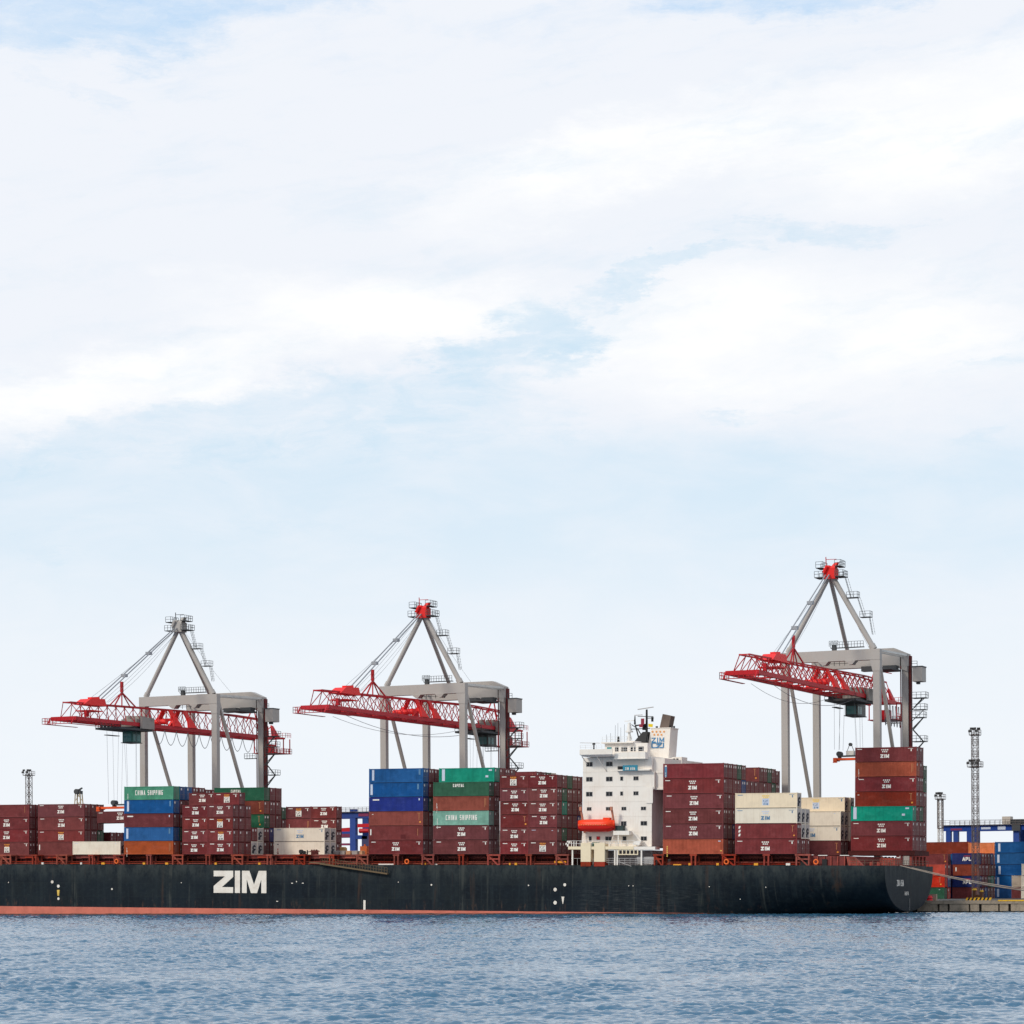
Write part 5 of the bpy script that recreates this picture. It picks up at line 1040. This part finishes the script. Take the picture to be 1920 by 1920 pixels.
# ------------------------------------------------------------------ lattice light masts
mgal = mat('galvanised_steel', (.13, .11, .105), .5, metal=.2, dirt=.7, dirtcol=(.10, .035, .03))
mred = mat('mast_rusty_red', (.14, .05, .05), .7, dirt=.5); mwhite = mat('mast_white', (.62, .60, .57), .6)
def mast(px, py, y, w, label, plats, split=None, lower=None):
    x, zt = at(px, py, y); o = thing('light_mast', label, 'light mast', (x, y, QZ-.05), 'lattice floodlight masts')
    H = zt-QZ; mb = MB(); h2 = w/2; step = w*.95; n = int((H-1.5)/step); step = (H-1.5)/n
    for sx in (-1, 1):
        for sy in (-1, 1): mb.bar((sx*h2, sy*h2, 0), (sx*h2, sy*h2, H-1.5), .13)
    cs = [(-h2, -h2), (h2, -h2), (h2, h2), (-h2, h2)]
    for i in range(n):
        z0, z1 = i*step, (i+1)*step
        for k in range(4):
            a, b_ = cs[k], cs[(k+1) % 4]; mb.bar((*a, z0), (*b_, z1), .06); mb.bar((*b_, z0), (*a, z1), .06) if i % 2 else None; mb.bar((*a, z1), (*b_, z1), .065)
    for dx in (-.25, .25): mb.bar((dx, 0, 0), (dx, 0, H-1.5), .07)
    for i in range(int(H/.7)): mb.bar((-.25, 0, i*.7), (.25, 0, i*.7), .05)
    mb.build('lattice_tower', mwhite if lower else mgal, o)
    if split:
        mb = MB(); z0 = H*split
        for sx in (-1, 1):
            for sy in (-1, 1): mb.bar((sx*h2*1.02, sy*h2*1.02, z0), (sx*h2*1.02, sy*h2*1.02, H-1.5), .2)
        for k in range(4): mb.bar((*cs[k], z0), (*cs[(k+1) % 4], z0), .22)
        mb.build('upper_lattice', mgal, o)
    for zp, wp_, nl in plats:
        mb = MB(); mb.box(-wp_/2, wp_/2, -h2-.6, h2+.6, zp-.16, zp); mb.rail([(-wp_/2, -h2-.6, zp), (wp_/2, -h2-.6, zp), (wp_/2, h2+.6, zp), (-wp_/2, h2+.6, zp)], 1.1, .035, .8); mb.build('platform', mgal, o)
        for i in range(nl):
            fx = -wp_/2+.3+(wp_-.6)*i/(nl-1) if nl > 1 else 0
            if abs(fx) < .3 and zp > H-3: continue
            mb = MB(); zz = zp+.5+.55*(i % 2); mb.hexa([(fx-.3, -h2-1.25, zz), (fx+.3, -h2-1.25, zz), (fx+.3, -h2-.95, zz), (fx-.3, -h2-.95, zz)], [(fx-.3, -h2-1.1, zz+.5), (fx+.3, -h2-1.1, zz+.5), (fx+.3, -h2-.8, zz+.5), (fx-.3, -h2-.8, zz+.5)]); mb.bar((fx, -h2-1, zp), (fx, -h2-1, zz+.1), .08); mb.build('floodlight', blk, o)
            if i % 3 == 0:
                mb = MB(); mb.box(fx-.35, fx+.35, h2+.9, h2+1.2, zp+1.2, zp+1.7); mb.bar((fx, h2+.9, zp), (fx, h2+.9, zp+1.7), .08); mb.build('floodlight', blk, o)
    return o
x_, zb_ = at(1828, 1363, 107); Hb = zb_-QZ
mast(1828, 1363, 107, 1.32, 'tallest lattice floodlight mast, with two lamp platforms, at the right', [(Hb-1.7, 2.1, 5), (at(1828, 1437, 107)[1]-QZ, 3.0, 6)])
x_, zb_ = at(1763, 1485, 135); Hs = zb_-QZ
mast(1763, 1485, 135, 1.05, 'short floodlight mast with white lower half right of the stern tower', [(Hs-1.6, 2.0, 6)], .66, True)
x_, zb_ = at(54, 1441, 135); Hl = zb_-QZ
mast(54, 1441, 135, 1.3, 'slim dark floodlight mast behind the leftmost maroon stacks', [(Hl-1.8, 2.3, 6)])
# tan jib tip of a far crane
x_, z_ = at(148, 1478, 150); o = thing('jib_crane', 'tan lattice jib of a far crane just above the left maroon stacks', 'crane', (x_, 150, QZ-.05)); tan = mat('jib_tan', (.5, .40, .26), .6, dirt=.5)
mb = MB(); Hj = z_-QZ
for a, b_ in (((-2.6, -.5), (-.9, -.5)), ((3.2, -.5), (.7, -.5)), ((-2.6, .5), (-.9, .5)), ((3.2, .5), (.7, .5))): mb.bar((a[0], a[1]*3, 0), (b_[0], b_[1], Hj-1.5), .28)
for i in range(14):
    f, g = i/14, (i+1)/14; mb.bar((-2.6+1.7*f, -1.4+f*.9, f*(Hj-1.5)), (3.2-2.5*g, -1.4+g*.9, g*(Hj-1.5)), .13); mb.bar((3.2-2.5*f, 1.4-f*.9, f*(Hj-1.5)), (-2.6+1.7*g, 1.4-g*.9, g*(Hj-1.5)), .13)
mb.build('jib_lattice', tan, o)
mb = MB(); mb.tube((-.5, -.8, Hj-.9), (-.5, .8, Hj-.9), .75, 12); mb.box(-.9, .9, -.6, .6, Hj-1.6, Hj-.7); mb.bar((-1.2, 0, Hj-1.0), (1.1, 0, Hj+.1), .4); mb.build('jib_head', cdk, o)

# ------------------------------------------------------------------ blue yard gantry cranes
rb = mat('gantry_blue', (.012, .05, .25), .55, var=.1, dirt=.35, dirtcol=(.01, .03, .12)); rpur = mat('gantry_red_band', (.22, .03, .09), .6, dirt=.4)
def rtg(x0, y, ztop, legs, label, beamh, x1):
    o = thing('yard_gantry_crane', label, 'gantry crane', (x0, y, QZ-.05), 'blue yard gantry cranes'); Zt = ztop-QZ
    mb = MB(); mb.box(-.8, x1-x0, -.7, .7, Zt-beamh, Zt); mb.box(-.8, x1-x0, 6, 7.4, Zt-beamh, Zt); mb.build('girder', rb, o)
    for lx, w in legs:
        for yy in (-.65, 6.05): mb = MB(); mb.box(lx, lx+w, yy, yy+1.3, 1.1, Zt-beamh-.005); mb.build('leg', rb, o)
        mb = MB(); mb.box(lx-.3, lx+w+.3, -.4, 7.2, .75, 1.09)
        for yy in (0, 6.6):
            for q in (0, w): mb.tube((lx+q-.15, yy, .55), (lx+q+.35, yy, .55), .55, 12)
        mb.build('wheel_bogie', cdk, o)
    mb = MB(); mb.box(-1.2, x1-x0, -1.3, -.71, Zt+.01, Zt+.14); mb.rail([(-1.2, -1.3, Zt+.14), (x1-x0, -1.3, Zt+.14)], 1.1, .035, 1.2); mb.rail([(-1.2, 7.5, Zt+.14), (x1-x0, 7.5, Zt+.14)], 1.1, .035, 1.2); mb.build('walkway', mgal, o)
    return o, Zt
xa, za = at(1774.5, 1548, 150); legs = []
for p0, p1 in ((1775, 1784), (1814, 1823.5), (1901, 1912)): q0, q1 = at(p0, 1600, 150)[0], at(p1, 1600, 150)[0]; legs.append((q0-xa, q1-q0))
o, Zt = rtg(xa, 150, za, legs, 'blue yard gantry crane above the right yard stacks, with a pale machine box', 1.3, xa+27)
mb = MB(); q = at(1880, 1540, 150)[0]-xa; mb.box(q, q+2, -.6, 2, Zt+.2, Zt+2.0); mb.build('machine_box', mat('box_beige', (.5, .44, .38), .7, dirt=.4), o)
mb = MB(); mb.box(q+2.1, q+8, -1, 5, Zt+.3, Zt+1.3); mb.box(q+2.5, q+4.5, -1.2, -.71, Zt-1.5, Zt+.3); mb.box(q+5.5, q+7.5, 0, 3, Zt-3.5, Zt-1.5); mb.box(q+5.8, q+8.5, -1, 1, Zt-1.4, Zt+.1); mb.build('crane_trolley', cdk, o)
mb = MB(); q0 = at(1784, 1548, 150)[0]-xa; mb.box(q0, q0+2.8, -.74, -.701, Zt-1.15, Zt-.7); mb.build('red_band', rpur, o)
mb = MB(); q0 = at(1841, 1548, 150)[0]-xa; mb.box(q0, q0+2.3, -.74, -.701, Zt-1.0, Zt-.5); q0 = at(1872, 1548, 150)[0]-xa; mb.box(q0, q0+1.9, -.74, -.701, Zt-1.15, Zt-.3); mb.build('girder_plate', letp, o)
xa, za = at(622, 1523.5, 120); legs = []
for p0, p1 in ((658.5, 669),): q0, q1 = at(p0, 1600, 120)[0], at(p1, 1600, 120)[0]; legs.append((q0-xa, q1-q0))
o, Zt = rtg(xa, 120, za, legs+[(legs[0][0]+14, 1.3)], 'blue yard gantry crane in the gap left of the blue-topped stack', 1.45, xa+20.5)
ql = legs[0][0]
mb = MB(); mb.box(ql-.01, ql+legs[0][1]+.01, -.66, -.651, Zt-1.4, Zt+.8); mb.box(ql, ql+legs[0][1], -.64, .6, Zt+.15, Zt+.8)
zl_ = at(640, 1559, 120)[1]-QZ; mb.box(-2, ql-.01, -.6, .6, zl_-1.6, zl_); mb.box(.4, 2.0, -.5, .5, zl_-4.2, zl_-1.605); mb.box(ql+legs[0][1]+.01, ql+5, -.6, .6, zl_-2.0, zl_-1.0); mb.build('side_frame', rb, o)
mb = MB(); mb.box(2.0, ql-.02, -.66, -.61, zl_-1.5, zl_-.6); zz = at(650, 1583, 120)[1]-QZ; mb.box(-1, ql-.02, -.5, -.1, zz-.25, zz+.3); mb.box(ql+2.6, ql+5.5, -.8, -.71, Zt-1.1, Zt-.35); mb.build('red_band', rpur, o)
mb = MB(); mb.hexa([(2.5, -.5, zl_+.01), (ql-.1, -.5, zl_+.01), (ql-.1, .5, zl_+.01), (2.5, .5, zl_+.01)], [(3.2, -.5, zl_+.9), (ql-.1, -.5, zl_+1.0), (ql-.1, .5, zl_+1.0), (3.2, .5, zl_+.9)]); mb.tube((ql+3.2, -1.2, zl_+.1), (ql+5.8, -1.2, zl_+.1), .65, 10, .5); mb.box(ql+2.2, ql+5.5, -.6, .6, zl_+1.0, zl_+1.9); mb.build('cable_reel', cred, o)
mb = MB(); mb.box(ql+3.4, ql+5.8, -.6, .6, zl_-4, zl_-1.2); mb.build('engine_house', mat('engine_dark', (.05, .05, .12), .6), o)

# ------------------------------------------------------------------ mooring ropes from the stern to the quay
rope = mat('mooring_rope', (.46, .36, .28), .9, dirt=.5)
xe_, ze_ = at(2060, 1699, QY+1.0)
for i, (sy, sz, dx, sag_, nm) in enumerate(((9.5, 9.75, 0, 1.05, 'upper mooring rope from the stern to the quay at the right'), (13.0, 9.55, 1.4, 1.2, 'middle mooring rope from the stern, just below the upper one'), (17.0, 9.4, 3.2, 1.0, 'lowest mooring rope from the stern, nearest the transom middle'))):
    a = SHIPM @ Vector((75.3, sy, sz)); b_ = Vector((xe_+dx, QY+1.0+.3*i, QZ+.6)); mb = MB()
    mb.poly([a.lerp(b_, k/24)-Vector((0, 0, sag_*4*(k/24)*(1-k/24))) for k in range(25)], .085, 6)
    tag(mb.build('mooring_rope', rope), nm, 'rope', 'mooring ropes at the stern')
bo2 = thing('mooring_bollard', 'dark bollard on the quay that holds the stern ropes', 'bollard', (xe_+1.5, QY+1.3, QZ)); mb = MB(); mb.tube((0, 0, 0), (0, 0, .6), .35, 12); mb.tube((0, 0, .6), (0, 0, .85), .55, 12, .45); mb.build('post', blk, bo2)
print('containers', NCONT[0], 'objects', len(S.objects))
